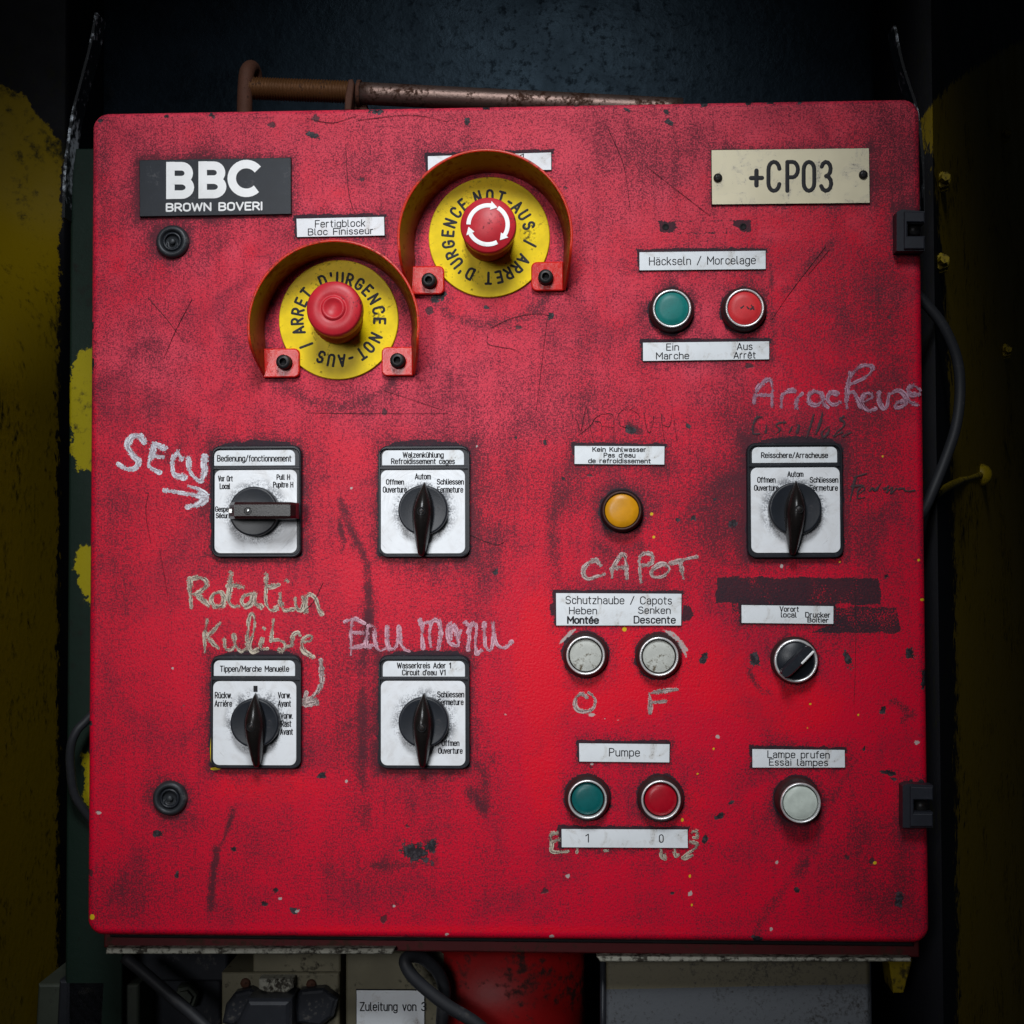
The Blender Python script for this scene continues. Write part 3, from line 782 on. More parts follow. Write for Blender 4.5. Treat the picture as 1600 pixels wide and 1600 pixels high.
def door_sheet():
    R, r, depth = 0.0115, 0.0048, 0.020
    arcn = 5
    ex = list(np.linspace(0, R - r, 8)[1:]) + [R - r + r * math.pi / 2 * k / arcn for k in range(1, arcn + 1)]
    L0 = R - r + r * math.pi / 2
    ex += [L0 + depth * 0.4, L0 + depth]
    ex = np.array(ex)

    def axis(half, n):
        c = np.linspace(-(half - R), half - R, n)
        base = np.concatenate([np.full(len(ex), c[0]), c, np.full(len(ex), c[-1])])
        e = np.concatenate([-ex[::-1], np.zeros(n), ex])
        return base, e

    bx, exx = axis(W2, 640); bz, ezz = axis(H2, 640)
    BX, BZ = np.meshgrid(bx, bz, indexing='ij'); EX, EZ = np.meshgrid(exx, ezz, indexing='ij')
    d = np.maximum(abs(EX), abs(EZ))
    mn = np.minimum(abs(EX), abs(EZ)); ang = np.where(d > 0, math.pi / 4 * mn / np.maximum(d, 1e-12), 0)
    xdom = abs(EX) >= abs(EZ)
    dx = np.where(xdom, np.cos(ang), np.sin(ang)) * np.sign(EX)
    dz = np.where(xdom, np.sin(ang), np.cos(ang)) * np.sign(EZ)
    a = np.clip((d - (R - r)) / r, 0, math.pi / 2)
    rad = np.where(d < R - r, d, R - r + r * np.sin(a))
    dep = np.where(d < R - r, 0, r * (1 - np.cos(a))) + np.clip(d - L0, 0, None)
    X = BX + dx * rad; Z = BZ + dz * rad; Hh = -dep
    nx, nz = X.shape
    idx = np.arange(nx * nz).reshape(nx, nz)
    fs = np.stack([idx[:-1, :-1], idx[1:, :-1], idx[1:, 1:], idx[:-1, 1:]], -1).reshape(-1, 4)
    me = bpy.data.meshes.new('door')
    co = np.stack([X.ravel(), -Hh.ravel(), Z.ravel()], 1)
    me.vertices.add(len(co)); me.vertices.foreach_set('co', co.astype(np.float32).ravel())
    me.loops.add(fs.size); me.loops.foreach_set('vertex_index', fs.ravel().astype(np.int32))
    me.polygons.add(len(fs)); me.polygons.foreach_set('loop_start', np.arange(0, fs.size, 4, dtype=np.int32))
    me.polygons.foreach_set('use_smooth', np.ones(len(fs), bool))
    me.update(calc_edges=True); me.validate()
    me.materials.append(M['red'])
    o = bpy.data.objects.new('door', me); scene.collection.objects.link(o)
    place(o, (0, 0, 0), cabinet)
    o['label'] = 'flat red door with rounded corners, grimy and scratched paint'
    return o, X.ravel(), Z.ravel(), Hh.ravel()


door, DX, DZ, DH = door_sheet()
QX, QY = near_px(DX, DZ, DH)
GR = np.zeros(QX.shape); RES = np.zeros(QX.shape); CHIP = np.zeros(QX.shape)
PALE = np.zeros(QX.shape); YEL = np.zeros(QX.shape); CLEAN = np.zeros(QX.shape)
rng = np.random.default_rng(7)
WOB = np.zeros((60, 60)); WOB = rng.normal(0, 1, (80, 80))


def wobble(px, py, s):
    """Cheap smooth noise so that hand-placed stains get uneven outlines."""
    u = (px / s) % 79; v = (py / s) % 79
    i = u.astype(int); j = v.astype(int); fu = u - i; fv = v - j
    fu = fu * fu * (3 - 2 * fu); fv = fv * fv * (3 - 2 * fv)
    return WOB[i, j] * (1 - fu) * (1 - fv) + WOB[i + 1, j] * fu * (1 - fv) + WOB[i, j + 1] * (1 - fu) * fv + WOB[i + 1, j + 1] * fu * fv


N1 = wobble(QX, QY, 9.0); N2 = wobble(QX + 300, QY + 90, 23.0)


def dirt_shade_round(d, amp, sig):
    """Grime that has gathered round something, with soft shade painted in round the switches: d = distance to it, negative inside."""
    global GR
    GR = np.maximum(GR, 0.72 * amp * (1 + 0.30 * N2) * np.exp(-np.clip(d + 2.5 * N1 + 4 * N2, 0, None) / sig))


def residue_band(poly, soft=4.0, amp=1.0):
    global RES
    RES = np.maximum(RES, amp * np.clip(0.5 + (poly_sd(QX, QY, poly) + 1.2 * N1) / soft, 0, 1))


def stain(pts, wid, amp):
    global GR
    GR = np.maximum(GR, 0.55 * amp * (1 + 0.25 * N2) * np.exp(-(np.clip(line_d(QX, QY, pts) + 1.6 * N1, 0, None) / (wid * 0.8)) ** 2))


# label plates -------------------------------------------------------------
PLATES = []


def plate(corners, lines, label=None, name='label_plate', mat='white', ink='ink', th=0.0016, residue=True, h0=0.0003):
    tl, tr, br, bl = corners
    poly = ats([bl, br, tr, tl], th)
    c = np.mean(np.array(poly), 0)
    b = MB(); b.prism(poly, h0, th, 0.00035, 0, 1)
    o = b.build(name, [M[mat], M['edge']], cabinet, (c[0], c[1], h0), label)
    slope = (tr[1] - tl[1]) / (tr[0] - tl[0])
    for ln in lines:
        t = MB()
        s, x0, x1, yt, yb = ln[:5]; sw = ln[5] if len(ln) > 5 else 1.55
        write(t, s, x0, x1, yt, yb, th, sw, slope)
        t.build('lettering', M[ink], o)
    PLATES.append(corners)
    sd = -poly_sd(QX, QY, corners)
    dirt_shade_round(sd, 0.75, 9)
    if residue:
        residue_band([(tl[0] - 4, tl[1] - 5), (tr[0] + 3, tr[1] - 4), (tr[0] + 3, tr[1] + 4), (tl[0] - 4, tl[1] + 4)])
        residue_band([(tl[0] - 4, tl[1] - 4), (tl[0] + 3, tl[1]), (bl[0] + 3, bl[1]), (bl[0] - 3.5, bl[1] + 1)], 5, 0.8)
    return o


plate([(462.5, 341), (600.7, 338), (601.5, 368.5), (463.5, 371)], [('Fertigblock', 492, 571, 344, 356), ('Bloc Finisseur', 481, 584, 357, 368.2)], 'white plate reading Fertigblock Bloc Finisseur')
plate([(667.8, 243.4), (861.8, 237.5), (862, 266), (668, 268)], [('1', 812, 819, 240, 253)], 'white plate half hidden behind the upper guard hood')
plate([(998.4, 393.4), (1197, 391), (1197, 421), (998.5, 423)], [('Häckseln / Morcelage', 1014, 1181, 401.5, 415)], 'white plate reading Häckseln / Morcelage')
plate([(1003.8, 534.7), (1202.5, 532.5), (1202.5, 562), (1004, 564.7)], [('Ein', 1041, 1061, 536.6, 548.2), ('Marche', 1025, 1077, 550.4, 562.0), ('Aus', 1151, 1176, 535.6, 547.4), ('Arrêt', 1146, 1181, 549.4, 560.8)], 'white plate reading Ein Marche and Aus Arrêt')
plate([(897.2, 696), (1039, 696.6), (1038.6, 726.6), (897, 725.6)], [('Kein Kuhlwasser', 925.5, 1010, 698.2, 706.2), ("Pas d'eau", 943, 993, 707.2, 715.2), ('de refroidissement', 919, 1017, 716.0, 724.0)], 'white plate reading Kein Kuhlwasser in three lines')
plate([(868, 926), (1065.6, 927), (1065, 978), (868.5, 978)], [('Schutzhaube / Capots', 883.5, 1050, 931, 944), ('Heben', 889, 933, 948, 960), ('Senken', 997, 1048, 947.5, 959.3), ('Montée', 886, 936, 962.5, 975, 2.5), ('Descente', 990, 1056, 962, 974.5, 2.0)], 'large white plate reading Schutzhaube / Capots')
plate([(1157.8, 944.6), (1303, 946.4), (1302.8, 975.6), (1158, 974)], [('Vorort', 1218, 1248.5, 947, 956), ('local', 1220, 1245, 956, 965), ('Drucker', 1258, 1298, 956, 965), ('Boitier', 1261.5, 1295, 964.8, 972.8)], 'white plate reading Vorort local Drucker Boitier')
plate([(904, 1160.6), (1047, 1162), (1046.5, 1192), (904.5, 1190.6)], [('Pumpe', 951.5, 1000, 1168.6, 1182)], 'white plate reading Pumpe')
plate([(876.6, 1294.6), (1075, 1295.4), (1075.5, 1325.6), (877, 1324.6)], [('1', 914.5, 920.5, 1302.5, 1316.5), ('0', 1029.5, 1037, 1303.5, 1317)], 'white plate reading 1 and 0')
plate([(1174.7, 1169.6), (1320.5, 1171), (1321, 1200), (1175, 1200)], [('Lampe prufen', 1199, 1296.5, 1172.5, 1184.5), ('Essai lampes', 1201.5, 1294, 1185.0, 1196.5)], 'white plate reading Lampe prufen Essai lampes')

cp = plate([(1111, 234), (1358.4, 231), (1359.5, 317.5), (1112, 320)], [('+', 1170, 1194, 247, 302, 7)], 'large cream plate reading +CP03 in black', 'equipment_plate', 'cream', 'ink', 0.002, False)
b = MB()
for ch, x0, x1 in (('C', 1197.5, 1221), ('P', 1227, 1250), ('0', 1252.5, 1275.5), ('3', 1280, 1302)):
    write(b, ch, x0, x1, 250, 301.5, 0.002, 6.4, -0.012)
b.build('lettering', M['ink'], cp)
for px, py in ((1122, 277), (1349.5, 272)):
    c = at(px, py, 0.004); b = MB()
    b.lathe(c, [(0.0031, 0.0019), (0.0031, 0.0030), (0.0026, 0.0040), (0.0012, 0.0043), (0, 0.0043)], 20)
    for a in (0.3, 0.3 + math.pi / 2):
        b.ribbon([(c[0] - 0.0016 * math.cos(a), c[1] - 0.0016 * math.sin(a)), (c[0] + 0.0016 * math.cos(a), c[1] + 0.0016 * math.sin(a))], 0.0004, 0.0043, 0.0001, mi=1)
    b.build('screw', [M['screw'], M['gap']], cp)

# maker's plate: black with thick white letters
bb = plate([(217.5, 250), (454.7, 246), (455, 334.5), (218, 338.5)], [], 'black nameplate with thick white letters', 'nameplate', 'blackplate', 'whiteink', 0.003, False)
b = MB(); hN = 0.003; sw = 13.6; y0, y1 = 253, 311
lift = [0.00003]


def thick(pts):
    lift[0] += 0.00004
    b.ribbon(ats(pts, hN), sw * PX / 2, hN + lift[0], 0.00002, True)


for x in (259.5, 310.0):
    s2 = sw / 2; ym = 281.3; sl = -0.016 * (x - 259)
    thick([(x + s2, y0 + sl), (x + s2, y1 + sl)])
    top = [(x + s2, y0 + s2 + sl), (x + 24, y0 + s2 + sl)] + [(x + 24 + 11.5 * math.sin(math.radians(a)), y0 + s2 + 10.9 - 10.9 * math.cos(math.radians(a)) + sl) for a in range(15, 181, 15)] + [(x + s2, y0 + s2 + 21.8 + sl)]
    thick(top)
    r2 = (y1 - s2 - (y0 + s2 + 21.8)) / 2; yc = y1 - s2 - r2
    low = [(x + s2, yc - r2 + sl), (x + 24, yc - r2 + sl)] + [(x + 24 + 13.2 * math.sin(math.radians(a)), yc - r2 * math.cos(math.radians(a)) + sl) for a in range(15, 181, 15)] + [(x + s2, y1 - s2 + sl)]
    thick(low)
thick([(385.0 + 22.8 * math.cos(math.radians(a)), 281.0 - 22.5 * math.sin(math.radians(a)) - 0.016 * 126) for a in range(38, 323, 12)])
write(b, 'BROWN BOVERI', 259, 410, 317.2, 331.2, hN, 2.7, -0.016, 0.0001)
b.build('lettering', M['whiteink'], bb)

# rotary switches ------------------------------------------------------------
HF = 0.0055                                     # frame height


def rotary_switch(fr, hd, dl, knob, kr, texts, label, handle, screw, tip=None, tail=None):
    x0, y0, x1, y1 = fr
    a = at(x0, y1, HF); c = at(x1, y0, HF)
    kc = at(knob[0], knob[1], 0.012)
    out = rrect(a[0], a[1], c[0], c[1], 0.0062)
    base = MB()
    base.prism(out, 0.0002, 0.0036, 0)
    i = at(dl[0] - 1.5, dl[3] + 1.5, HF); j = at(hd[2] + 4, hd[1] - 1.5, HF)
    base.ring(out, rrect(i[0], i[1], c[0] - (i[0] - a[0]), j[1], 0.0045), 0.0030, HF, 0.0007)
    p = at(hd[0] - 1, hd[3] + 1, HF); q = at(dl[2] + 2, dl[1] - 1, HF)
    bar = rrect(i[0] - 0.001, q[1], c[0] - (i[0] - a[0]) + 0.001, p[1], 0.0004, 2)
    base.prism(bar, 0.0030, HF - 0.0004, 0.0005)
    o = base.build('rotary_switch', M['frame'], cabinet, (*kc, 0.0), label)
    h = 0.0042
    a_ = at(hd[0], hd[3], h); c_ = at(hd[2], hd[1], h)
    b = MB(); b.prism(rrect(a_[0], a_[1], c_[0], c_[1], (0.0004, 0.0004, 0.004, 0.004)), 0.0030, h, 0.0002)
    hp = b.build('header_plate', M['white'], o)
    a_ = at(dl[0], dl[3], h); c_ = at(dl[2], dl[1], h)
    b = MB(); b.prism(rrect(a_[0], a_[1], c_[0], c_[1], 0.0045), 0.0030, h, 0.0002)
    b.build('dial_plate', M['dial'], o, (*kc, h))
    for ln in texts:
        t = MB()
        s, xa_, xb_, ya, yb = ln[:5]
        if s == '#':                            # a plain index block
            t.prism(ats([(xa_, yb), (xb_, yb), (xb_, ya), (xa_, ya)], h), h - 0.0004, h + 0.0001, 0)
        else: write(t, s, xa_, xb_, ya, yb, h, ln[5] if len(ln) > 5 else 1.6)
        t.build('lettering', M['ink'], o)
    R = kr * PX * 0.988
    b = MB()
    b.lathe(kc, [(R * 0.96, h - 0.0005), (R, h + 0.001), (R, 0.0105), (R * 0.985, 0.0120), (R * 0.95, 0.0126), (R * 0.90, 0.0124), (0, 0.0124)], 56)
    b.build('knob', M['knob'], o)
    b = MB()
    if handle == 'bar':
        xl, xr, yt, yb = 357, 464, 784.5, 811.5
        hk_ = 0.030
        rows = []
        for (x, ins, hh) in ((xl, 0, 0.018), (xl + 14, 0, hk_), (xr - 6, 0, hk_), (xr, 1.0, 0.024)):
            zt = at(x, yt + ins, 0.02)[1]; zb = at(x, yb - ins, 0.02)[1]; xx = at(x, 800, 0.02)[0]
            e = 0.0014
            rows.append([(xx, zb, 0.0120), (xx, zb + e * 0.2, hh - 0.0025), (xx, zb + e * 1.5, hh), (xx, zt - e * 1.5, hh), (xx, zt - e * 0.2, hh - 0.0025), (xx, zt, 0.0120)])
        b.loft(rows, True, 0, False)
        hd_o = b.build('handle', M['lever'], o, label='straight bar handle lying level')
        b = MB(); m = ats([(359, 795), (366, 795), (366, 802), (359, 802)], 0.021)
        b.prism(m, 0.0195, 0.0245, 0.0003)
        b.build('pointer', M['steel'], o)
        c = at(screw[0], screw[1], hk_); b = MB()
        b.lathe(c, [(0.0027, hk_ - 0.001), (0.0027, hk_ + 0.00015), (0.0022, hk_ + 0.0002), (0.0020, hk_ - 0.0006), (0, hk_ - 0.0004)], 18, 0)
        b.lathe(c, [(0.0018, hk_ - 0.0006), (0.0017, hk_ + 0.0002), (0, hk_ + 0.0003)], 14, 1)
        b.build('screw', [M['gap'], M['steel']], o)
    else:
        T = np.array(at(*tip, 0.016)); B_ = np.array(at(*tail, 0.016))
        ax = B_ - T; L = np.linalg.norm(ax); ax /= L; nr = np.array([ax[1], -ax[0]])
        prof = [(0.0, .4, .0135), (.03, 2.6, .0150), (.08, 5.2, .0170), (.16, 9.6, .0200), (.25, 13.2, .0230), (.34, 15.4, .0250), (.42, 16.0, .0256), (.52, 15.2, .0250), (.62, 13.6, .0236), (.72, 11.6, .0215), (.82, 9.4, .0190), (.91, 7.2, .0165), (.97, 5.2, .0145), (1.0, 2.6, .0132)]
        rows = []
        for t_, w_, hh in prof:
            c0 = T + ax * L * t_; hw = w_ * PX
            lo = 0.0122 if 0.06 < t_ < 0.72 else 0.0100
            hb = hh - lo
            row = []
            for (sx, sh) in ((-1, 0), (-1.0, .35), (-.86, .62), (-.58, .86), (-.22, .98), (0.0, 1), (.22, .98), (.58, .86), (.86, .62), (1.0, .35), (1, 0)):
                q = c0 + nr * hw * sx
                row.append((q[0], q[1], lo + hb * sh))
            rows.append(row)
        b.loft(rows, True, 0, True)
        b.build('handle', M['lever'], o)
        hs = 0.0252
        c = at(screw[0], screw[1], hs); b = MB()
        b.lathe(c, [(0.0030, hs - 0.003), (0.0030, hs + 0.0002), (0.0025, hs + 0.0003), (0.0024, hs - 0.0006), (0, hs - 0.0005)], 20, 0)
        b.lathe(c, [(0.0021, hs - 0.0007), (0.0021, hs + 0.0000), (0.0017, hs + 0.0003), (0, hs + 0.0003)], 16, 1)
        b.ribbon([(c[0] - 0.0013, c[1] - 0.0013), (c[0] + 0.0013, c[1] + 0.0013)], 0.0003, hs + 0.00035, 0.0001, mi=0)
        b.build('screw', [M['gap'], M['screw']], o)
    sd = -poly_sd(QX, QY, [(x0, y0), (x1, y0), (x1, y1), (x0, y1)])
    dirt_shade_round(sd, 0.95, 13)  # dirt halo, kept strong to paint in soft shade beside the frame
    residue_band([(x0 + 4, y0 + 6), (x0 + 25, y0 - 5), (x0 + 70, y0 - 9), (x1 - 20, y0 - 6), (x1 - 2, y0 + 4), (x1, y0 + 20), (x0, y0 + 20)], 5)
    residue_band([(x0 - 2.5, y0 + 8), (x1 + 2.5, y0 + 8), (x1 + 2.5, y1 - 2), (x0 - 2.5, y1 - 2)], 6, 0.85)
    return o


rotary_switch((330, 695.5, 470.5, 871), (334, 703, 461, 728), (335, 734, 464, 864.5), (396, 799), 39.5,
              [('Bedienung/fonctionnement', 339, 455.5, 711, 721.5), ('Vor Ort', 340.5, 364, 743, 752.5), ('Local', 343, 360, 755, 764.5), ('Pull H', 432, 453.5, 741, 750), ('Pupitre H', 426.5, 458.5, 752.5, 762), ('Gesperrt', 336, 367, 791, 800), ('Sécurité', 337, 366, 801.5, 810)],
              'black framed rotary switch with level bar handle, header Bedienung/fonctionnement', 'bar', (387, 798.5))
rotary_switch((592, 695.5, 733, 871), (597, 703, 725, 727.3), (595, 734, 726.5, 865), (660.7, 797), 39.4,
              [('Walzenkühlung', 629, 693.5, 706, 715.5), ('Refroidissement cages', 611, 711, 716, 725.5), ('Autom', 648, 673.5, 739.5, 749.5), ('Offmen', 603, 631.5, 748.5, 757.5), ('Ouverture', 598, 636, 760, 770), ('Schliessen', 682.5, 725, 748, 757.5), ('Fermeture', 683, 724, 760, 770)],
              'black framed rotary switch with upright lever handle, header Walzenkühlung', 'lever', (658, 799), (662.5, 753), (657, 868.5))
rotary_switch((1168, 691, 1316.5, 872), (1175, 698, 1308, 723.6), (1174, 730, 1312, 864), (1243, 795), 41,
              [('Reisschere/Arracheuse', 1189, 1294, 706.5, 716), ('Autom', 1230, 1255.5, 736, 745.5), ('Offmen', 1183, 1212, 745, 754.5), ('Ouverture', 1178, 1217, 757.5, 767), ('Schliessen', 1265, 1310, 745, 754.5), ('Fermeture', 1265, 1309.5, 757.5, 767)],
              'black framed rotary switch with lever handle, header Reisschere/Arracheuse', 'lever', (1249, 795.5), (1245, 751), (1240, 867))
rotary_switch((329.5, 1023.5, 470, 1201), (334, 1032, 461, 1056.3), (332.5, 1064.5, 463, 1195.5), (397.5, 1130), 38.8,
              [('Tippen/Marche Manuelle', 343.5, 452, 1040, 1050), ('#', 396, 402.5, 1071.5, 1081), ('Rückw.', 335.5, 363, 1081, 1091.5), ('Arriére', 335, 363, 1094, 1104.5), ('Vorw.', 434, 455, 1081, 1091.5), ('Avant', 434, 455, 1094, 1104.5), ('Vorw.', 438, 458, 1113, 1123.5), ('Rast', 439, 455.5, 1125.5, 1136), ('Avant', 437.5, 458, 1138, 1148.5)],
              'black framed rotary switch with lever handle, header Tippen/Marche Manuelle', 'lever', (391.5, 1136.5), (397, 1084.5), (398.5, 1200))
rotary_switch((592, 1024, 733, 1201.5), (598, 1033, 726.5, 1057.3), (595, 1064, 727, 1196), (661.5, 1129), 39.6,
              [('Wasserkreis Ader 1', 620, 705, 1035, 1044.7), ("Circuit d'eau V1", 628, 696.5, 1046, 1055.5), ('Schliessen', 683, 725.5, 1080, 1090), ('Fermeture', 684, 724.5, 1092, 1102), ('Offmen', 690, 718, 1156, 1166), ('Ouverture', 684.5, 723, 1168, 1178)],
              'black framed rotary switch with lever handle, header Wasserkreis Ader 1', 'lever', (659, 1137.5), (661.5, 1084), (659, 1200.5))


# push buttons ---------------------------------------------------------------
def push_button(px, py, rr, cap, label, hb=0.0105, ring='chrome', capr=0.83, body='bezel', dome=0.0006, sink=0.0018, bodyr=1.17):
    c = at(px, py, hb); R = rr * PX * (1 - hb)
    b = MB()
    b.lathe(c, [(R * bodyr, 0.0002), (R * bodyr, hb * 0.45), (R * (bodyr - 0.05), hb * 0.62), (R * 1.0, hb * 0.93), (R * 0.93, hb * 0.95), (R * 0.93, hb * 0.6), (0, hb * 0.6)], 48)
    o = b.build('push_button' if 'lamp' not in label else 'indicator_lamp', M[body], cabinet, (*c, 0), label)
    b = MB()
    b.lathe(c, [(R * 0.995, hb * 0.90), (R * 1.0, hb * 0.98), (R * 0.975, hb * 1.04), (R * 0.915, hb * 1.04), (R * 0.89, hb * 0.98), (R * 0.885, hb * 0.65)], 56)
    b.build('ring', M[ring], o)
    b = MB(); rc = R * capr; ht = hb - sink
    b.lathe(c, [(rc, hb * 0.55), (rc, ht - 0.0006), (rc * 0.965, ht - 0.0001), (rc * 0.6, ht + dome * 0.6), (rc * 0.25, ht + dome * 0.95), (0, ht + dome)], 48)
    b.build('cap', M[cap], o)
    dd = np.hypot(QX - px, QY - py) - rr * 1.12
    dirt_shade_round(dd, 0.9, 11)
    q0 = at(px, py, hb); bx, by = to_px(q0[0], q0[1], 0.0)
    global RES
    RES = np.maximum(RES, 0.95 * np.clip(0.5 - (np.hypot(QX - bx, QY - by) - rr * bodyr - 2.2 + 1.0 * N1) / 5, 0, 1))
    return o


push_button(1050, 482, 30, 'teal', 'teal green push button above Ein Marche', capr=0.86, sink=0.0006)
pb = push_button(1163.8, 481, 30, 'redcap', 'red push button with small dark scuffs above Aus Arrêt', capr=0.86, sink=0.0006)
for st in ([(1158, 481), (1162, 478)], [(1167, 479), (1170, 482)], [(1174, 477), (1178, 483)], [(1173, 483), (1177, 479)]):
    b = MB(); b.ribbon(ats(st, 0.0106), 1.5 * PX, 0.01052, 0.0001); b.build('scuff', M['marker'], pb)
push_button(971.8, 797.8, 30.5, 'amber', 'amber indicator lamp in a rusty brown ring', hb=0.012, ring='rustring', capr=0.865, body='gap', sink=0.0008, bodyr=1.1)
push_button(915, 1024.4, 30.2, 'greycap', 'grimy white push button under Heben Montée', capr=0.82, sink=0.0022)
push_button(1029.7, 1026, 30.4, 'greycap', 'grimy white push button under Senken Descente', capr=0.82, sink=0.0022)
push_button(918, 1249.3, 30.2, 'darkteal', 'teal green push button above 1', capr=0.81, sink=0.0022)
push_button(1032.8, 1250.3, 30.6, 'darkredcap', 'red push button above 0', capr=0.81, sink=0.0022)
push_button(1251, 1254.8, 31, 'palecap', 'pale lamp test push button below Lampe prufen', hb=0.018, capr=0.84, sink=0.0006, bodyr=1.14)

# selector with a slanting grip
c = at(1243.7, 1032.7, 0.010); R = 33.2 * PX
b = MB(); b.lathe(c, [(R * 1.10, 0.0002), (R * 1.10, 0.004), (R * 1.0, 0.009), (R * 0.9, 0.0092), (0, 0.0085)], 48)
sel = b.build('selector_switch', M['bezel'], cabinet, (*c, 0), 'small black selector switch turned aslant in a chromed ring')
b = MB(); b.lathe(c, [(R * 0.995, 0.0085), (R, 0.0098), (R * 0.97, 0.0106), (R * 0.90, 0.0106), (R * 0.875, 0.0098), (R * 0.87, 0.008)], 56); b.build('ring', M['chrome'], sel)
b = MB(); b.lathe(c, [(R * 0.86, 0.0085), (R * 0.86, 0.0100), (R * 0.82, 0.0106), (0, 0.0106)], 48); b.build('knob', M['knob'], sel)
A_ = np.array(at(1224, 1056, 0.02)); B_ = np.array(at(1269, 1013, 0.02)); ax = (B_ - A_) / np.linalg.norm(B_ - A_); nr = np.array([-ax[1], ax[0]])
b = MB(); rows = []
Lg = np.linalg.norm(B_ - A_)
for t_, w_ in ((0, 4.5), (.06, 7.5), (.15, 8.8), (.85, 8.8), (.95, 7.5), (1, 4.5)):
    q = A_ + ax * Lg * t_; w = w_ * PX
    rows.append([(*(q - nr * w), 0.0100), (*(q - nr * w * .95), 0.0185), (*(q - nr * w * .7), 0.0200), (*(q + nr * w * .7), 0.0200), (*(q + nr * w * .95), 0.0185), (*(q + nr * w), 0.0100)])
b.loft(rows, True, 0, False); b.build('grip', M['knob'], sel)
b = MB(); b.ribbon(ats([(1253.5, 1036), (1270.5, 1018.5)], 0.0201), 1.7 * PX, 0.0201, 0.0003); b.build('pointer', M['whiteink'], sel)
dirt_shade_round(np.hypot(QX - 1242, QY - 1032) - 36, 0.8, 8)

# quarter-turn locks -----------------------------------------------------------
for px, py, r_, lab in ((268, 376.5, 26.8, 'black quarter turn lock under the nameplate'), (264, 1248.3, 27.6, 'black quarter turn lock near the lower corner')):
    c = at(px, py, 0.004); R = r_ * PX
    b = MB()
    b.lathe(c, [(R, 0.0002), (R * 0.995, 0.0015), (R * 0.93, 0.0035), (R * 0.82, 0.0044), (R * 0.70, 0.0044), (R * 0.62, 0.0034), (R * 0.60, 0.0012), (0, 0.0008)], 48)
    o = b.build('lock', M['lock'], cabinet, (*c, 0), lab)
    b = MB(); b.lathe(c, [(R * 0.58, 0.0010), (R * 0.56, 0.0030), (R * 0.46, 0.0034), (R * 0.42, 0.0028), (R * 0.40, 0.0011)], 40); b.build('insert', M['frame'], o)
    b = MB(); b.lathe(c, [(R * 0.19, 0.0008), (R * 0.19, 0.0034), (R * 0.14, 0.0039), (0, 0.0040)], 20)
    for sg in (-1, 1):
        b.prism([(c[0] + sg * R * 0.40, c[1] - R * 0.24), (c[0] + sg * R * 0.28, c[1] - R * 0.30), (c[0] + sg * R * 0.26, c[1] - R * 0.10), (c[0] + sg * R * 0.38, c[1] - R * 0.05)], 0.0008, 0.0028, 0.0003)
    b.build('key_pin', M['lock'], o)
    dirt_shade_round(np.hypot(QX - px, QY - py) - r_, 0.9, 12)

# hinges -----------------------------------------------------------------------
for x0, y0, x1, y1, ny0, ny1, nx, lab in ((1402, 326, 1446, 391, 348, 368, 1419, 'black cast hinge with a square notch and yellow paint flecks'), (1411.5, 1225, 1459, 1294, 1251, 1270, 1429, 'black cast hinge with a square notch near the lower corner')):
    h = 0.014
    P_ = ats([(x0, y1), (x1, y1), (x1, ny1), (nx, ny1), (nx, ny0), (x1, ny0), (x1, y0 + 3), (x0 + 8, y0), (x0, y0 + 4)], h)
    b = MB(); b.prism(P_, 0.0002, h - 0.002, 0); b.prism([(p[0] + 0.0000, p[1]) for p in ats([(x0 + 11, y1 - 2), (x1 - 1, y1 - 2), (x1 - 1, ny1 + 1), (nx - 1, ny1 + 1), (nx - 1, ny0 - 1), (x1 - 1, ny0 - 1), (x1 - 1, y0 + 5), (x0 + 11, y0 + 4)], h)], 0.002, h, 0.0008)
    a_ = at(nx - 4, ny1 + 4, -0.006); c_ = at(x1 + 2, ny0 - 4, -0.006)
    o = b.build('hinge', M['hinge'], cabinet, label=lab)
    c = at((nx + x1) / 2 - 3, (ny0 + ny1) / 2, 0.006); b = MB()
    b.lathe(c, [(0.0046, -0.004), (0.0046, 0.004), (0.0038, 0.0062), (0, 0.0064)], 14)
    b.build('pin', M['screw'], o)
    dirt_shade_round(-poly_sd(QX, QY, [(x0, y0), (x1, y0), (x1, y1), (x0, y1)]), 0.9, 9)


# emergency stops ----------------------------------------------------------------
def ring_text(mb, cx, cy, items, rb, rt, h, sw):
    for ch, ang in items:
        adv, strokes = FONT[ch]; hg = rt - rb - sw; k = hg * 0.92
        for st in strokes:
            pts = []
            for a, b_ in st:
                rr = rb + sw / 2 + b_ * hg; th = math.radians(ang); off = (a - adv / 2) * k
                ux, uy = math.sin(th), -math.cos(th); tx, ty = math.cos(th), math.sin(th)
                pts.append(at(cx + ux * rr + tx * off, cy + uy * rr + ty * off, h))
            mb.ribbon(pts, sw * PX / 2, h + 0.00004, 0.0001)


